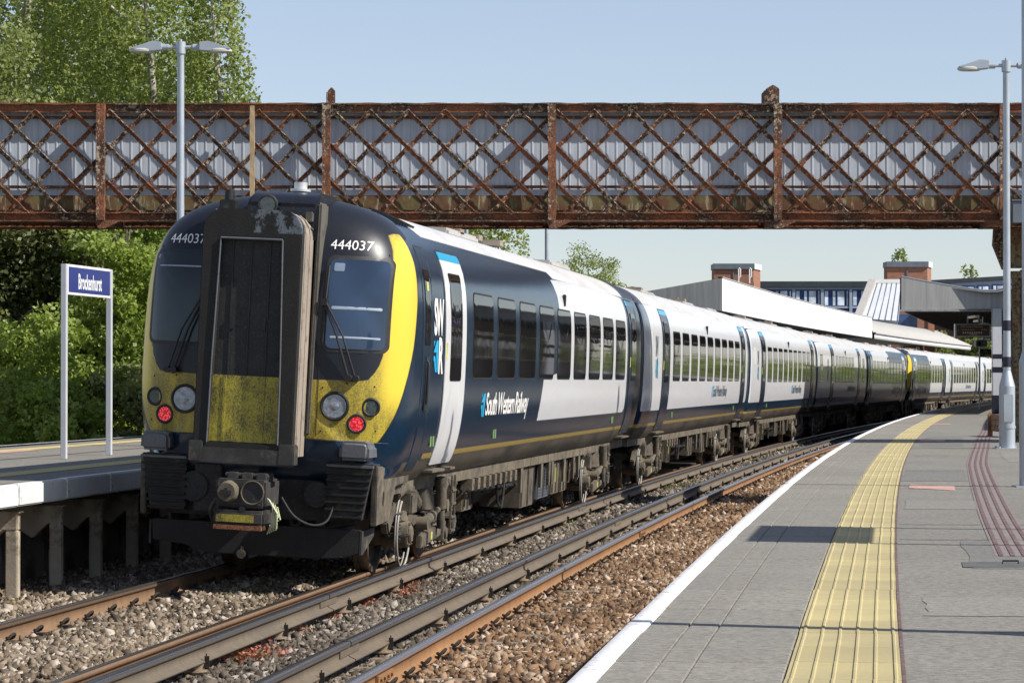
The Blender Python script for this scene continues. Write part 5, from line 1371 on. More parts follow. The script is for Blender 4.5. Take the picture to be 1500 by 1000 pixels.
xq, yq = pix(1496.5, 713, PZR); rt = empty('lamp_post', 'tall plain grey pole cut by the edge of the picture, nearest pole on the platform', 'lamp post', (xq + .06, yq, PZR))
m = MB(); m.cyl((0, 0, 0), (0, 0, 1.25), .085, n=18); m.cyl((0, 0, 1.25), (0, 0, 1.36), .085, .055, 18); m.cyl((0, 0, 1.36), (0, 0, 6.2), .055, .05, 18); m.build('pole', M['galv'], rt, smooth=True)
m = MB(); m.box(-.14, .14, -.14, .14, 0, .015); m.build('base', M['galv'], rt)
m = MB(); m.cyl((0, 0, 6.1), (.5, 0, 6.2), .03, n=10); m.box(.4, .9, -.1, .1, 6.17, 6.25); m.build('lamp_head', M['galv'], rt, bevel=.01)
for px_, Z_, top, lab in ((801, 72, 4.9 + .4, 'thin grey post seen under the footbridge between the train roof and the round tree'), (683, 70, 5.6, 'thin grey post under the footbridge in front of the birch twigs')):
    rt = empty('lamp_post', lab, 'lamp post', ((px_ - 750) / 4050 * Z_, Z_, PZL)); m = MB(); m.cyl((0, 0, 0), (0, 0, 6), .055, n=12); m.build('pole', M['galv'], rt, smooth=True)
    m = MB(); m.box(-.4, .4, -.1, .1, 5.98, 6.06); m.build('lamp_head', M['galv'], rt)

# timber bench seen end on
xb, yb = pix(1472, 641, PZR)
bn = empty('bench', 'brown timber bench seen end on beside the lamp base', 'bench', (xb, yb, PZR))
m = MB(); m.prism([(-.06, 0), (.03, 0), (.03, .42), (-.015, .46), (-.06, .42)], 0, .07, 'y'); m.build('end_frame', M['timber'], bn, bevel=.008)
m = MB(); m.prism([(-.06, 0), (.03, 0), (.03, .42), (-.015, .46), (-.06, .42)], 1.5, 1.57, 'y'); m.build('end_frame', M['timber'], bn, bevel=.008)
for k_ in range(3): m = MB(); m.box(.0, .20, .2, 1.55, .10 + .11 * k_, .205 + .11 * k_); m.build('board', M['timber'], bn, bevel=.008)

# ================================================================== CANOPIES AND BUILDINGS
# left canopy: long fascia above the far side of the train
def on(px_, Z_): return (px_ - 750) / 4050 * Z_
def zz_(py_, Z_): return EYE + (558 - py_) * Z_ / 4050
cnl = empty('platform_canopy', 'long white platform canopy with a bright fascia above the train', 'canopy', (0, 0, 0))
Zc0, Zc1 = 92.0, 150.0
zt, zb_ = zz_(407, Zc0), zz_(455, Zc0)
s0c, dc0 = inv(on(1058, Zc0), Zc0)
def canopy_pts(s): return None
ss = np.linspace(s0c, s_at_Z(150, dc0), 15)
seg = MB(); prevp = None
for a, b in zip(ss[:-1], ss[1:]):
    pa = path(a, dc0); pb = path(b, dc0); qa = path(a, dc0 + .12); qb = path(b, dc0 + .12)
    m = MB(); za = zt; m.add([(pa[0], pa[1], zb_), (pb[0], pb[1], zb_), (pb[0], pb[1], za), (pa[0], pa[1], za), (qa[0], qa[1], zb_), (qb[0], qb[1], zb_), (qb[0], qb[1], za), (qa[0], qa[1], za)], [(0, 1, 2, 3), (4, 7, 6, 5), (0, 4, 5, 1), (3, 2, 6, 7)])
    m.build('fascia_board', M['canopy_white'], cnl)
# gable end falling to the left
def pth(s, d, z): return path(s, d, z)
W_ = 4.4
A_ = [(dc0 + .0, zb_), (dc0 + .0, zt), (dc0 + 2.7, zz_(427, Zc0) + .0), (dc0 + W_, zz_(434, Zc0)), (dc0 + W_, zb_)]
m = MB(); fr = [pth(s0c - .0, d, z) for d, z in A_]; bk = [pth(s0c + .12, d, z) for d, z in A_]; n = len(A_)
m.add(fr + bk, [tuple(range(n)), tuple(range(2 * n - 1, n - 1, -1))] + [(i, (i + 1) % n, n + (i + 1) % n, n + i) for i in range(n)]); m.build('gable_board', M['canopy_grey'], cnl)
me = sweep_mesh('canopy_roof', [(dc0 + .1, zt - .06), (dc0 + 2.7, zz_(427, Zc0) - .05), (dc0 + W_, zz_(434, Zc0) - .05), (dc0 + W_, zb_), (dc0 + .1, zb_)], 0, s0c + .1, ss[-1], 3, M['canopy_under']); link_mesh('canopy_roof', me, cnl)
# far half: pitched felt roof over a lower fascia
sK = ss[-1]; sE = s_at_Z(205, dc0)
me = sweep_mesh('roof_slope', [(dc0 - .05, zt - .80), (dc0 - .05, zt - .72), (dc0 + 2.4, zt + .32), (dc0 + 4.6, zt - .5), (dc0 + 4.6, zt - .8)], 0, sK, sE, 3, M['roof_felt']); link_mesh('roof_slope', me, cnl)
me = sweep_mesh('fascia_board', [(dc0 - .12, zb_ - .05), (dc0 - .12, zt - .80), (dc0 + .02, zt - .80), (dc0 + .02, zb_ - .05)], 0, sK + .02, sE, 3, M['canopy_white']); link_mesh('fascia_board', me, cnl)
me = sweep_mesh('gutter', [(dc0 - .20, zt - .86), (dc0 - .20, zt - .78), (dc0 - .10, zt - .78), (dc0 - .10, zt - .86)], 0, sK, sE, 3, M['roof_felt']); link_mesh('gutter', me, cnl)
pa, pb = path(sK, dc0 - .2), path(sK, dc0 + 5.0)
m = MB(); m.prism([(dc0 - .2, zt - .75), (dc0 + 2.0, zt + .35), (dc0 + 4.4, zt - .75)], 0, .15, 'y')
V = [pth(sK - .1, d, z) for d, z in ((dc0 - .1, zt - .78), (dc0 + 2.4, zt + .42), (dc0 + 4.6, zt - .5))] + [pth(sK + .1, d, z) for d, z in ((dc0 - .1, zt - .78), (dc0 + 2.4, zt + .42), (dc0 + 4.6, zt - .5))]
m = MB(); m.add(V, [(0, 1, 2), (5, 4, 3), (0, 3, 4, 1), (1, 4, 5, 2), (0, 2, 5, 3)]); m.build('roof_gable', M['lead'], cnl)
for s_ in np.arange(s0c + 4, sE, 9.0):
    m = MB(); p = path(s_, dc0 + 2.2, 0); m.cyl((p[0], p[1], PZL), (p[0], p[1], zb_ + .05), .13, n=12); m.build('column', M['galv'], cnl, smooth=True)

# right canopy
Zr = 88.0
cnr = empty('platform_canopy', 'grey butterfly roofed canopy over the right platform, its dark underside showing', 'canopy', (0, 0, 0))
zB = zz_(454, Zr); zA = zz_(406.5, Zr); zV = zz_(427, Zr); xa_ = on(1320, Zr)
outl = [(xa_, zB), (xa_, zA), (on(1352, Zr), zz_(413, Zr)), (on(1400, Zr), zz_(421.5, Zr)), (on(1440, Zr), zV), (on(1458, Zr), zV), (on(1475, Zr), zz_(423, Zr)), (on(1530, Zr), zz_(413, Zr)), (on(1600, Zr), zz_(404, Zr)), (on(1600, Zr), zB)]
sR, dR = inv(xa_, Zr)
m = MB(); m.prism(outl, Zr - .15, Zr, 'y'); m.build('gable_board', M['canopy_grey'], cnr)
top = [(dR - (x - xa_), z - .03) for x, z in outl[1:-1]]
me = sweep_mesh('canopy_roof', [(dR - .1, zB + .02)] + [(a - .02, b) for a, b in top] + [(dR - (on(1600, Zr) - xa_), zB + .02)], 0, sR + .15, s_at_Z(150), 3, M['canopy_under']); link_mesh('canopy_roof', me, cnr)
me = sweep_mesh('fascia_board', [(dR + .04, zB), (dR + .04, zA), (dR - .08, zA), (dR - .08, zB)], 0, sR + .15, s_at_Z(150), 3, M['canopy_grey']); link_mesh('fascia_board', me, cnr)
for i, s_ in enumerate(np.arange(sR + 1.2, s_at_Z(150), .9)):
    if i > 40: break
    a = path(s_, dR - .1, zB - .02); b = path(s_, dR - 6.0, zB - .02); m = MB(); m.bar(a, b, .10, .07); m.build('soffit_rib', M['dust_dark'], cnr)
for Z_, px_, nm in ((86.3, 1460, 0), (100, 1471, 1), (114, 1478, 2)):
    x_ = on(px_, Z_); r_ = empty('banded_post', ['black and white banded canopy post at the front edge of the right canopy', 'banded canopy post just behind the front one', 'farthest banded canopy post in the shade'][nm], 'post', (x_, Z_, PZR))
    w__ = .135
    for (z0, z1, mt) in ((0, .62, 'band_black'), (.62, 1.33, 'post_white'), (1.33, 1.50, 'band_black'), (1.50, 1.76, 'post_white'), (1.76, 1.90, 'band_black'), (1.90, 2.75, 'post_white'), (2.75, zB - PZR, 'lead')):
        m = MB(); e = .004 if mt == 'band_black' else 0; m.box(-w__ - e, w__ + e, -w__ - e, w__ + e, z0, z1); m.build('post_band', M[mt] if mt in M else M['sign_white'], r_)
# gutters, downpipes, lights and speakers under and on the canopies
m = MB(); m.box(xa_ - .06, on(1600, Zr), Zr - .19, Zr - .12, zB - .05, zB + .01); m.build('bottom_trim', M['canopy_grey2'], cnr)
m = MB(); m.tube([(x, Zr - .08, z + .02) for x, z in outl[1:-1]], .045, 6); m.build('coping_trim', M['lead'], cnr)
for s_ in np.arange(sR + 3, s_at_Z(140), 6.0):
    p = path(s_, dR - 2.2, zB - .16); m = MB(); m.box(p[0] - .07, p[0] + .07, p[1] - .7, p[1] + .7, zB - .2, zB - .12); m.build('light_fitting', M['decal_white'], cnr)
me = sweep_mesh('coping_trim', [(dc0 - .02, zt + .005), (dc0 - .02, zt + .04), (dc0 + .16, zt + .04), (dc0 + .16, zt + .005)], 0, s0c, ss[-1], 3, M['roof_felt']); link_mesh('coping_trim', me, cnl)
# hanging information display
Zd = 92.0; dx0, dx1 = on(1399, Zd), on(1451.5, Zd); dz1, dz0 = zz_(474, Zd), zz_(493.5, Zd)
ds = empty('information_display', 'hanging dark information display with rows of dim text under the canopy', 'display', ((dx0 + dx1) / 2, Zd, dz0)); W2 = (dx1 - dx0) / 2; Hd = dz1 - dz0
m = MB(); m.box(-W2, W2, -.02, .22, 0, Hd); m.build('case', M['galv'], ds, bevel=.01)
m = MB(); m.box(-W2 + .05, W2 - .05, -.03, -.02, .045, Hd - .045); sc = m.build('screen', M['screen'], ds)
m = MB(); m.box(-W2 + .42, -W2 + .47, .05, .12, Hd, zB - dz0 + .1); m.build('hanger', M['lead'], ds); m = MB(); m.box(W2 - .40, W2 - .35, .05, .12, Hd, zB - dz0 + .1); m.build('hanger', M['lead'], ds)
for (t, x_, z_, sz) in (('10:42 London Waterloo', -W2 + .16, Hd - .125, .085), ('1', -W2 + .08, Hd - .26, .11), ('Calling at all stations', -W2 + .2, Hd - .215, .06), ('On time', W2 - .32, Hd - .215, .06), ('10:44:52', -.13, .06, .085)):
    text_mesh('lettering', t, lambda a, b, x_=x_, z_=z_: Vector((x_ + a, -.032, z_ + b)), M['amber'], sz, .9, .001, parent=sc)
for k_ in range(9):
    m = MB(); x_ = -W2 + .24 + k_ * .075; m.prism([(x_, Hd - .33), (x_ + .05, Hd - .33), (x_ + .065, Hd - .27), (x_ + .015, Hd - .27)], -.034, -.031, 'y'); m.build('carriage_symbol', M['amber'], sc)
# cameras / mirrors below the display
cm_ = empty('platform_camera', 'dark grey camera housing on an arm below the information display', 'camera', (on(1440, 95), 95, zz_(508, 95)))
m = MB(); m.box(-.28, .10, -.3, .2, 0, .24); m.cyl((-.20, -.34, .11), (-.20, -.28, .11), .10, n=16); m.build('housing', M['lead'], cm_, bevel=.02)
m = MB(); m.cyl((-.20, -.36, .11), (-.20, -.335, .11), .075, n=16); m.build('lens', M['black'], cm_)
m = MB(); m.box(-.15, .42, -.05, .0, .20, .25); m.cyl((.0, 0, .24), (.0, 0, 1.2), .03, n=8); m.build('arm', M['galv'], cm_)
cm_ = empty('signal_box', 'small black signal unit on a thin pole under the camera housing', 'signal', (on(1443, 100), 100, zz_(518, 100)))
m = MB(); m.box(-.2, .22, -.1, .1, 0, .16); m.build('housing', M['black'], cm_); m = MB(); m.box(-.05, .05, -.11, -.1, .04, .12); m.build('lens', M['lens_dark'], cm_); m = MB(); m.cyl((-.2, 0, -2), (-.2, 0, .4), .03, n=8); m.build('pole', M['galv'], cm_)
# purple direction sign by the columns
sg = empty('direction_sign', 'dark purple sign with a white letter at the right edge beside the rusty column', 'sign', (on(1496, 70), 70, zz_(482, 70)))
m = MB(); m.box(-.09, .5, -.03, .03, 0, .40); m.build('sign_board', M['sign_white'], sg); m = MB(); m.box(-.08, .49, -.035, -.03, .012, .388); m.build('sign_panel', M['purple'], sg)
text_mesh('lettering', 'P', lambda a, b: Vector((.0 + a, -.037, .1 + b)), M['sign_white'], .26, .8, .004, parent=sg)

# ---- brick station building along the right platform
bs0, bs1 = s_at_Z(58, -7), s_at_Z(175, -7)
M['brick'] = None
def m_brick(name, c1, c2, mort, sc=1.0):
    m, nt, b = new_mat(name); tc = nd(nt, "ShaderNodeTexCoord")
    sx = nd(nt, "ShaderNodeSeparateXYZ"); nt.links.new(tc.outputs["Object"], sx.inputs[0]); cmb = nd(nt, "ShaderNodeCombineXYZ")
    nt.links.new(math_(nt, 'ADD', sx.outputs[0], sx.outputs[1]), cmb.inputs[0]); nt.links.new(sx.outputs[2], cmb.inputs[1])
    br = nd(nt, "ShaderNodeTexBrick"); br.inputs["Scale"].default_value = 1; br.inputs["Brick Width"].default_value = .225 * sc; br.inputs["Row Height"].default_value = .075 * sc; br.inputs["Mortar Size"].default_value = .008 * sc
    br.inputs["Color1"].default_value = (*c1, 1); br.inputs["Color2"].default_value = (*c2, 1); br.inputs["Mortar"].default_value = (*mort, 1); nt.links.new(cmb.outputs[0], br.inputs["Vector"])
    nt.links.new(br.outputs[0], b.inputs["Base Color"]); b.inputs["Roughness"].default_value = .9; return m
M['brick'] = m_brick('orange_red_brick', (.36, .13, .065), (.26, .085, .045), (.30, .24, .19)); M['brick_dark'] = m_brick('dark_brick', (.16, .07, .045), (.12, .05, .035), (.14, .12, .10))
stb = empty('station_building', 'long brick station building along the right platform', 'building')
for a in np.arange(bs0, bs1, 6.0):
    m = MB(); p = [path(a, -6.9), path(a + 5.99, -6.9), path(a + 5.99, -15), path(a, -15)]
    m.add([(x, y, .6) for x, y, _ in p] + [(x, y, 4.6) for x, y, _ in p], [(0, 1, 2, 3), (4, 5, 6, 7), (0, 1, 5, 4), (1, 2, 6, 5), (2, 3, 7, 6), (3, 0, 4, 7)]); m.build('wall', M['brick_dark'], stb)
    for k_ in (1.2, 3.9):
        m = MB(); m.v = []; 
        q = [path(a + k_, -6.86), path(a + k_ + 1.1, -6.86)]
        m.add([(q[0][0], q[0][1], 1.9), (q[1][0], q[1][1], 1.9), (q[1][0], q[1][1], 3.6), (q[0][0], q[0][1], 3.6)], [(0, 1, 2, 3)]); w2 = m.build('window', M['decal_white'], stb)
        q = [path(a + k_ + .08, -6.84), path(a + k_ + 1.02, -6.84)]
        m = MB(); m.add([(q[0][0], q[0][1], 1.98), (q[1][0], q[1][1], 1.98), (q[1][0], q[1][1], 3.52), (q[0][0], q[0][1], 3.52)], [(0, 1, 2, 3)]); m.build('pane', M['glass'], w2)
me = sweep_mesh('roof', [(-6.6, 4.6), (-6.6, 4.75), (-11, 6.2), (-15.3, 4.75), (-15.3, 4.6)], 0, bs0 - .3, bs1 + .3, 4, M['lead']); link_mesh('roof', me, stb)

# ---- modern overbridge hall and lift towers far behind
Zh = 215.0
hall = empty('overbridge_hall', 'pale grey and navy overbridge building with a row of windows behind the canopies', 'building', (0, Zh, 0))
hx0, hx1 = on(1085, Zh), on(1560, Zh); ht = zz_(412, Zh)
hx1a = on(1300, Zh)
m = MB(); m.box(hx0, hx1a, -.2, 9, zz_(420.5, Zh), ht); m.build('roof', M['dark_roof'], hall)
m = MB(); m.prism([(on(1300, Zh), zz_(419, Zh)), (on(1300, Zh), zz_(414, Zh)), (on(1560, Zh), zz_(399, Zh)), (on(1560, Zh), zz_(405, Zh))], -.2, 9, 'y'); m.build('roof', M['dark_roof'], hall)
def panel(x0, x1, y0, y1, name, mat, dy=0, th=.3, par=None): 
    m = MB(); m.box(on(x0, Zh), on(x1, Zh), dy, dy + th, zz_(y1, Zh), zz_(y0, Zh)); return m.build(name, mat, par or hall)
panel(1085, 1300, 420.7, 424, 'cladding_band', M['grey_cladding']); panel(1085, 1300, 448.2, 451.5, 'cladding_band', M['grey_cladding'])
panel(1085, 1300, 451.5, 500, 'spandrel_panel', M['blue_frame'], .05)
for i in range(5):
    x_ = 1119 + i * 41.8; panel(x_, x_ + 4.2, 424, 500, 'mullion', M['grey_cladding'], -.05, .3)
for i in range(5):
    a = 1081.2 + 41.8 * i + 0; 
    for (u0, u1) in ((0, 19.0), (19.0, 37.6)):
        f_ = panel(a + 4.2 + u0 - 4.2 + (0 if True else 0), a + u1, 424, 448.2, 'window', M['blue_frame'], .1, .1)
        for (v0, v1) in ((1.8, .36 * (u1 - u0)), (.72 * (u1 - u0), (u1 - u0) - 1.6)) if u0 == 0 else ((1.6, .62 * (u1 - u0)), (.80 * (u1 - u0), (u1 - u0) - 1.6)):
            panel(a + u0 + v0, a + u0 + v1, 426, 447, 'pane', M['bldg_glass'], .08, .03, f_)
# right part of the hall
m = MB(); m.prism([(on(1300, Zh), zz_(440, Zh)), (on(1300, Zh), zz_(419.3, Zh)), (on(1560, Zh), zz_(405.3, Zh)), (on(1560, Zh), zz_(440, Zh))], .0, .3, 'y'); m.build('wall', M['grey_cladding'], hall)
for i in range(6):
    a = 1410 + i * 21.5; f_ = panel(a, a + 18, 418 - i * .9, 445, 'window', M['blue_frame'], -.1, .1)
    for (v0, v1) in ((2, 6), (8, 16)): panel(a + v0, a + v1, 420.5 - i * .9, 445, 'pane', M['bldg_glass'], -.13, .03, f_)
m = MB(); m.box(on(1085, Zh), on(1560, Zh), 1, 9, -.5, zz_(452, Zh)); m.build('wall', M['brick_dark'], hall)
def tower(x0, x1, xs_, y0, y1, label, Zt):
    r_ = empty('lift_tower', label, 'tower', (0, Zt, 0)); X_ = lambda p: on(p, Zt); Zq = lambda p: zz_(p, Zt)
    dp = (xs_ - x1) / 4050 * Zt / .30
    m = MB(); m.box(X_(x0 + 1), X_(x1), 0, dp, 0, Zq(y0 + 8)); m.build('wall', M['brick'], r_)
    m = MB(); m.box(X_(x0), X_(x1) + .06, -.15, dp + .2, Zq(y0 + 8), Zq(y0)); m.build('roof', M['lead'], r_)
    m = MB(); m.box(X_((x0 + x1) / 2 - 1), X_((x0 + x1) / 2 + 1), -.06, 0, Zq(y1), Zq(y0 + 8)); m.build('downpipe', M['lead'], r_)
    # sunlit return face
    m = MB(); m.add([(X_(x1) + .01, 0, 0), (X_(xs_), dp, 0), (X_(xs_), dp, Zq(y0 + 8)), (X_(x1) + .01, 0, Zq(y0 + 8))], [(0, 1, 2, 3)]); m.build('return_wall', M['brick'], r_)
    m = MB(); m.prism([(X_(x1) + .07, -.15), (X_(xs_) + .1, dp), (X_(x1) + .0, dp)], Zq(y0 + 8), Zq(y0), 'z'); m.build('roof_return', M['canopy_white'], r_)  # sunlit side of the grey cap painted white
    return r_
t1 = tower(1045, 1104, 1118, 386, 413, 'brick lift tower with grey cap behind the two white hooped pipes', 206)
tower(1299, 1359, 1370, 383, 410, 'brick lift tower with grey cap above the sloping metal roof', 206)
for x_ in (1082, 1098):
    m = MB(); X_ = on(x_, 150); m.tube([(X_, 150, zz_(415, 150)), (X_, 150, zz_(394, 150)), (X_ + .03, 150, zz_(392.5, 150)), (X_ + .1, 150, zz_(394, 150)), (X_ + .1, 150, zz_(405, 150)), (X_ + .02, 150, zz_(407, 150))], .035, 8)
    o = m.build('vent_pipe', M['decal_white'], None, smooth=True); tag(o, ('left' if x_ < 1090 else 'right') + ' of two white hooped pipes in front of the brick tower', 'pipe', 'hooped vent pipes')
# standing seam stair roof
Zs = 196.0; st = empty('stair_roof', 'sloping silver standing seam roof of the stair between the two canopies', 'roof', (0, 0, 0))
P = [(1262, 466, Zs), (1316, 470, Zs), (1322, 414, Zs + 9), (1280, 414, Zs + 9)]
V = [(on(a, c), c, zz_(b, c)) for a, b, c in P]; m = MB(); m.add(V + [(x, y + .3, z - .3) for x, y, z in V], [(0, 1, 2, 3), (7, 6, 5, 4), (0, 4, 5, 1), (1, 5, 6, 2), (2, 6, 7, 3), (3, 7, 4, 0)]); m.build('roof_sheet', M['seam_metal'], st)
for t in np.linspace(.14, .98, 6):
    a = Vector(V[0]).lerp(Vector(V[1]), t); b = Vector(V[3]).lerp(Vector(V[2]), t); m = MB(); m.bar(a + Vector((0, -.05, .02)), b + Vector((0, -.05, .02)), .045, .05); m.build('seam', M['lead'], st)
m = MB(); m.bar(Vector(V[0]) + Vector((-.25, .0, 0)), Vector(V[3]) + Vector((-.1, 0, .1)), .55, .35); m.build('verge', M['roof_felt'], st)
m = MB(); m.bar(Vector(V[3]) + Vector((-.2, -.1, .1)), Vector(V[2]) + Vector((0, -.1, .1)), .3, .3); m.build('ridge_cap', M['decal_white'], st)
m = MB(); m.box(on(1318, Zs), on(1362, Zs), 0, .2, zz_(480, Zs), zz_(457, Zs)); o = m.build('glazed_screen', M['bldg_blue'] if 'bldg_blue' in M else M['glass'], st); o.location = (0, Zs + 6, 0)
m = MB(); m.box(on(1360, 200), on(1369, 200), 0, 2, 0, zz_(440, 200)); o = m.build('brick_pier', M['brick'], None, loc=(0, 200, 0)); tag(o, 'narrow orange brick pier between the sloping roofs and the greenery', 'pier')

# ================================================================== VEGETATION
def leaf_quads(P, size, droop=.0, asp=.75):
    n = len(P); a = rng.normal(size=(n, 3)); a[:, 2] *= .8; a[:, 2] -= droop; a /= np.linalg.norm(a, axis=1, keepdims=True)
    b = rng.normal(size=(n, 3)); b -= (b * a).sum(1, keepdims=True) * a; b /= np.linalg.norm(b, axis=1, keepdims=True)
    s = size * rng.uniform(.6, 1.35, n)[:, None]
    V = np.stack([P, P + a * s * .5 + b * s * asp * .5, P + a * s, P + a * s * .5 - b * s * asp * .5], 1)
    F = np.arange(n * 4).reshape(-1, 4); return V.reshape(-1, 3), F
def crown_obj(name, P, size, mat, parent, droop=0, tint=None):
    V, F = leaf_quads(P, size, droop)
    if tint is None: tint = rng.uniform(0, 1, len(P))
    me = np_mesh(name, V, F, [mat], False, {'tint': np.repeat(np.clip(tint, 0, 1), 4)})
    return link_mesh(name, me, parent)
def clump_points(cs, rs, n, flat=.8):
    """points near the surfaces of many small clumps"""
    k = len(cs); idx = rng.integers(0, k, n); d = rng.normal(size=(n, 3)); d /= np.linalg.norm(d, axis=1, keepdims=True)
    r = rs[idx] * (rng.random(n) ** .4); d[:, 2] *= flat; return cs[idx] + d * r[:, None], idx
def tree(name, label, loc, h, rad, mat, n, size, kind='birch', trunk_mat='trunk', group=None, cat='tree', seedo=0, base_frac=.25, squash=1.0):
    root = empty(name, label, cat, loc, group=group)
    m = MB(); tr = .012 * h + .04
    bend = [(rng.normal() * .02 * h * t, rng.normal() * .02 * h * t, h * t) for t in (0, .3, .6, .9)]
    bend[0] = (0, 0, -.3); m.tube(bend, [tr, tr * .75, tr * .45, tr * .12], 10)
    nl = 12 if kind != 'bush' else 6
    limbs = []
    for i in range(nl):
        t = rng.uniform(.28, .88); z = h * t; a = rng.uniform(0, 2 * math.pi); L = rad * rng.uniform(.4, .7) * (1.15 - .6 * abs(t - .45))
        p0 = (bend[1][0] * t, bend[1][1] * t, z); p2 = (math.cos(a) * L, math.sin(a) * L, z + L * rng.uniform(.15, .6)); p1 = ((p0[0] + p2[0]) / 2, (p0[1] + p2[1]) / 2, (p0[2] + p2[2]) / 2 + .1 * L)
        m.tube([p0, p1, p2], [tr * .35, tr * .22, tr * .06], 6); limbs.append((p0, p1, p2))
    m.build('trunk', M[trunk_mat], root, smooth=True)
    if kind == 'birch':
        # hanging strands
        ns = n // 26; P = []; T = []
        c = np.array([0, 0, h * (base_frac + (1 - base_frac) / 2)])
        for i in range(ns):
            d = rng.normal(size=3); d /= np.linalg.norm(d); rr = rng.random() ** .35
            z = c[2] + d[2] * h * (1 - base_frac) / 2 * rr; tt = (z / h - base_frac) / (1 - base_frac)
            wdt = rad * (math.sin(math.pi * min(1, max(0, tt)) ** .8) * .9 + .12) * (1 + .28 * math.sin(3.1 * math.atan2(d[1], d[0]) + z * 1.1))
            hd = math.atan2(d[1], d[0]); x = math.cos(hd) * wdt * rr; y = math.sin(hd) * wdt * rr
            L = rng.uniform(.5, 1.7); k_ = int(rng.uniform(16, 36)); tl = np.sort(rng.random(k_)); t0 = rng.uniform(0, .75)
            out = rng.uniform(.1, .5)
            px_ = x + math.cos(hd) * out * tl * (1 - .5 * tl) + rng.normal(size=k_) * .06; py_ = y + math.sin(hd) * out * tl + rng.normal(size=k_) * .06; pz_ = z - L * tl ** 1.3 + rng.normal(size=k_) * .04
            P.append(np.column_stack([px_, py_, pz_])); T.append(np.full(k_, t0) + rng.uniform(0, .25, k_))
        P = np.vstack(P); T = np.concatenate(T)
        crown_obj('crown', P, size, M[mat], root, .5, T)
    else:
        k_ = max(14, int(n / 260)); cs = []; 
        for i in range(k_):
            d = rng.normal(size=3); d /= np.linalg.norm(d); rr = rng.random() ** .4
            cs.append([d[0] * rad * rr, d[1] * rad * rr, h * (base_frac + (1 - base_frac) * .5) + d[2] * h * (1 - base_frac) * .46 * rr])
        cs = np.array(cs)
        if kind == 'conifer':
            for q in cs: f = max(.12, 1.1 - (q[2] / h)); q[0] *= f * 1.3; q[1] *= f * 1.3
        rs = rng.uniform(.16, .34, k_) * rad * squash; P, idx = clump_points(cs, rs, n, .75); P = P[P[:, 2] > .02]; idx = idx[:len(P)] if len(idx) != len(P) else idx
        tk = rng.uniform(0, .8, k_)
        crown_obj('crown', P, size, M[mat], root, .1, tk[idx[:len(P)]] + rng.uniform(0, .25, len(P)))
    return root
# bank behind the island platform
me = sweep_mesh('embankment', [(EL + 5.4, -.2), (EL + 10.5, -.15), (EL + 13, .5), (EL + 18, 1.2), (EL + 60, 1.5)], 0, -10, 230, 6, M['earth'], closed=False); o = link_mesh('embankment', me); tag(o, kind='structure')
def at(px_, Z_, z=0): return ((px_ - 750) / 4050 * Z_, Z_, z)
TG = 'trees behind the island platform'
tree('birch_tree', 'tall drooping birch filling the top left corner behind the footbridge', at(50, 70), 17.5, 3.9, 'leaf_birch', 75000, .10, 'birch', group=TG, base_frac=.12)
tree('birch_tree', 'tall drooping birch behind the lamp head, its hanging twigs against the sky', at(205, 66), 14.6, 2.55, 'leaf_birch', 42000, .10, 'birch', group=TG, base_frac=.12)
tree('birch_tree', 'slender birch with loose hanging sprays at the right end of the tree group', at(318, 64), 12.3, .80, 'leaf_birch', 9000, .095, 'birch', group=TG, base_frac=.42)
tree('birch_tree', 'birch between the corner birch and the one behind the lamp', at(135, 74), 16.5, 3.0, 'leaf_birch', 34000, .11, 'birch', group=TG, base_frac=.12)
tree('hazel_tree', 'pale yellow green tree at the left edge above the footbridge', at(-15, 60), 10.2, 2.0, 'leaf_pale', 26000, .11, 'bush', 'bark', TG, base_frac=.25)
tree('conifer_tree', 'dark green conifer at the left edge below the footbridge', at(10, 55), 7.6, 2.5, 'leaf_dark', 52000, .10, 'bush', 'bark', TG, base_frac=.08)
tree('conifer_tree', 'dark shaded conifer right behind the station name sign', at(75, 57), 6.8, 1.7, 'leaf_dark', 30000, .10, 'bush', 'bark', TG, base_frac=.1)
for px_, Z_, h, r, mt, lab in ((25, 51, 3.4, 1.7, 'leaf_bush', 'bright green bush at the left edge beyond the island platform'), (125, 54, 3.7, 1.5, 'leaf_bush', 'bright green bush seen between the posts of the station name sign'),
                               (185, 53, 5.6, 1.5, 'leaf_bush', 'bright green bush between the name sign and the yellow train corner'), (240, 60, 6.6, 2.0, 'leaf_bush', 'leafy bush partly hidden behind the train front'), (130, 59, 6.9, 2.0, 'leaf_dark', 'taller dark bush behind the name sign'),
                               (70, 49, 2.3, 1.2, 'leaf_bush', 'low leafy bush behind the left post of the name sign'), (205, 50, 2.6, 1.1, 'leaf_pale', 'low straggly bush beside the train corner'), (320, 66, 6.5, 2.2, 'leaf_birch', 'bush mostly hidden behind the train cab')):
    tree('green_bush', lab, at(px_, Z_), h, r, mt, int(6500 * h * r / 2.2), .10, 'bush', 'bark', 'bushes beyond the island platform', 'bush', base_frac=.0)
tree('birch_tree', 'birch whose twigs hang below the footbridge above the train roof', at(684, 84), 9.6, 1.7, 'leaf_birch', 24000, .10, 'birch', group='trees beyond the footbridge', base_frac=.15)
tree('birch_tree', 'round topped willowy tree right of the thin post, behind the train roof', at(860, 118), 7.9, 1.75, 'leaf_birch', 60000, .085, 'bush', group='trees beyond the footbridge', base_frac=.15)
tree('young_tree', 'small wispy tree top above the far brick tower', at(1319, 230), 13.2, .75, 'leaf_birch', 900, .22, 'birch', group='trees beyond the overbridge', base_frac=.78)
tree('young_tree', 'pale thin tree top behind the far roof line near the rusty column', at(1422, 260), 13.6, 1.3, 'leaf_birch', 700, .24, 'birch', group='trees beyond the overbridge', base_frac=.72)
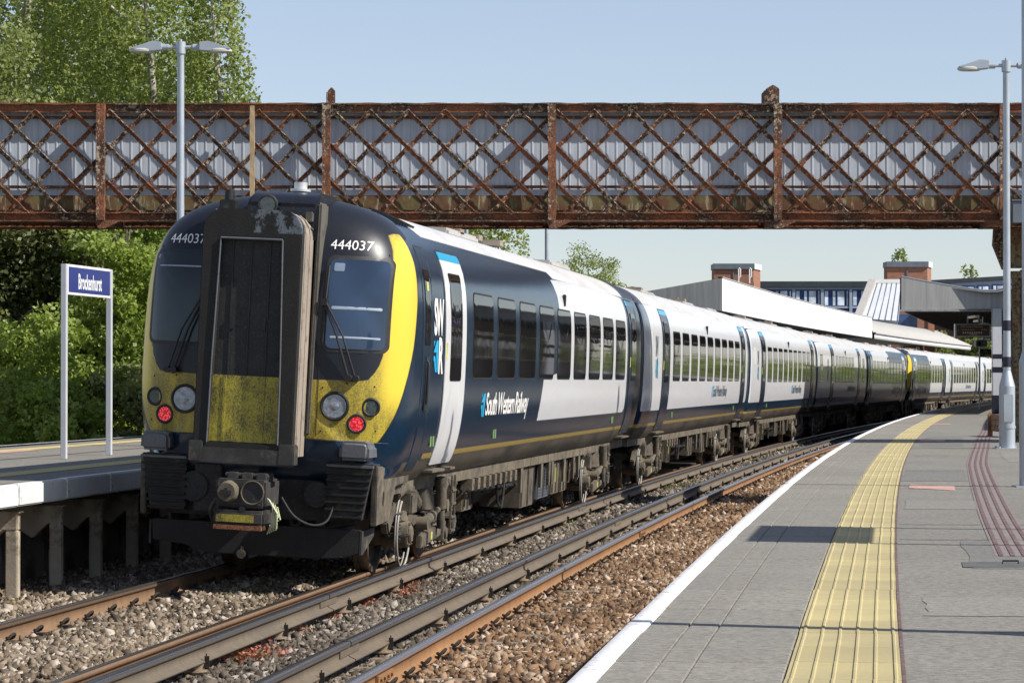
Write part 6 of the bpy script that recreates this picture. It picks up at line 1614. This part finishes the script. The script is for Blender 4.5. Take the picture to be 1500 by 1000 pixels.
for i, (px_, Z_, h, r) in enumerate(((1405, 209, 6.3, 2.6), (1442, 208, 6.1, 2.4), (1490, 211, 6.4, 3.0), (1375, 212, 5.6, 1.6))):
    tree('green_bush', ['sunny green tree under the information display', 'sunny green tree behind the camera housing', 'green tree hidden by the canopy posts', 'green tree beside the brick pier'][i], at(px_, Z_), h, r, 'leaf_pale', 9000, .24, 'bush', 'bark', 'trees at the end of the line', 'tree', base_frac=.0)
# a far wooded skyline
P = []
for _ in range(260):
    a = rng.uniform(0, 1); X_ = -160 + 420 * a; P.append((X_, 420 + rng.normal() * 15, rng.uniform(1, 6.0 + 1.5 * math.sin(X_ * .05))))
P, idx = clump_points(np.array(P), np.full(260, 4.0), 30000); o = crown_obj('distant_woods', P, .9, M['leaf_birch'], None); tag(o, kind='stuff')
# weeds between the rails
def weeds(label, spots, mat, h, name='weeds'):
    P = []
    for (px_, py_, r, n) in spots:
        x, y = pix(px_, py_, -.17)
        a = rng.normal(size=(n, 2)) * r; z = np.abs(rng.normal(size=n)) * h - .18; P.append(np.column_stack([x + a[:, 0], y + a[:, 1] * 1.8, z]))
    P = np.vstack(P); o = crown_obj(name, P, .035, M[mat], None, -.6); tag(o, label, kind='stuff')
weeds('red stonecrop growing in the grey ballast', [(583, 868, .10, 420), (600, 860, .07, 200), (535, 884, .07, 160), (375, 958, .14, 380), (350, 965, .1, 200), (640, 835, .06, 90), (480, 905, .05, 70), (440, 925, .06, 80)], 'weed_red', .03)
weeds('green weeds between the rails', [(824, 767, .09, 260), (830, 760, .07, 120), (1140, 664, .35, 240), (1170, 655, .4, 240), (1110, 675, .2, 120), (1040, 690, .2, 90), (345, 963, .05, 60), (380, 874, .12, 90), (340, 880, .1, 70), (28, 895, .12, 100), (1020, 720, .1, 50)], 'weed_green', .05)
weeds('yellow flowered weeds beside the train wheels', [(975, 715, .3, 160), (1022, 712, .2, 120), (1130, 660, .3, 100)], 'weed_green', .07)
# marker post by the left wall
x, y = pix(79, 848, -.12); m = MB(); m.box(-.045, .045, -.03, .03, 0, .32); m.box(.045, .07, -.02, .02, .10, .15); o = m.build('marker_post', M['sign_white'], None, bevel=.005, loc=(x, y, -.12)); tag(o, 'short white marker post standing in the ballast against the left platform', 'marker post')
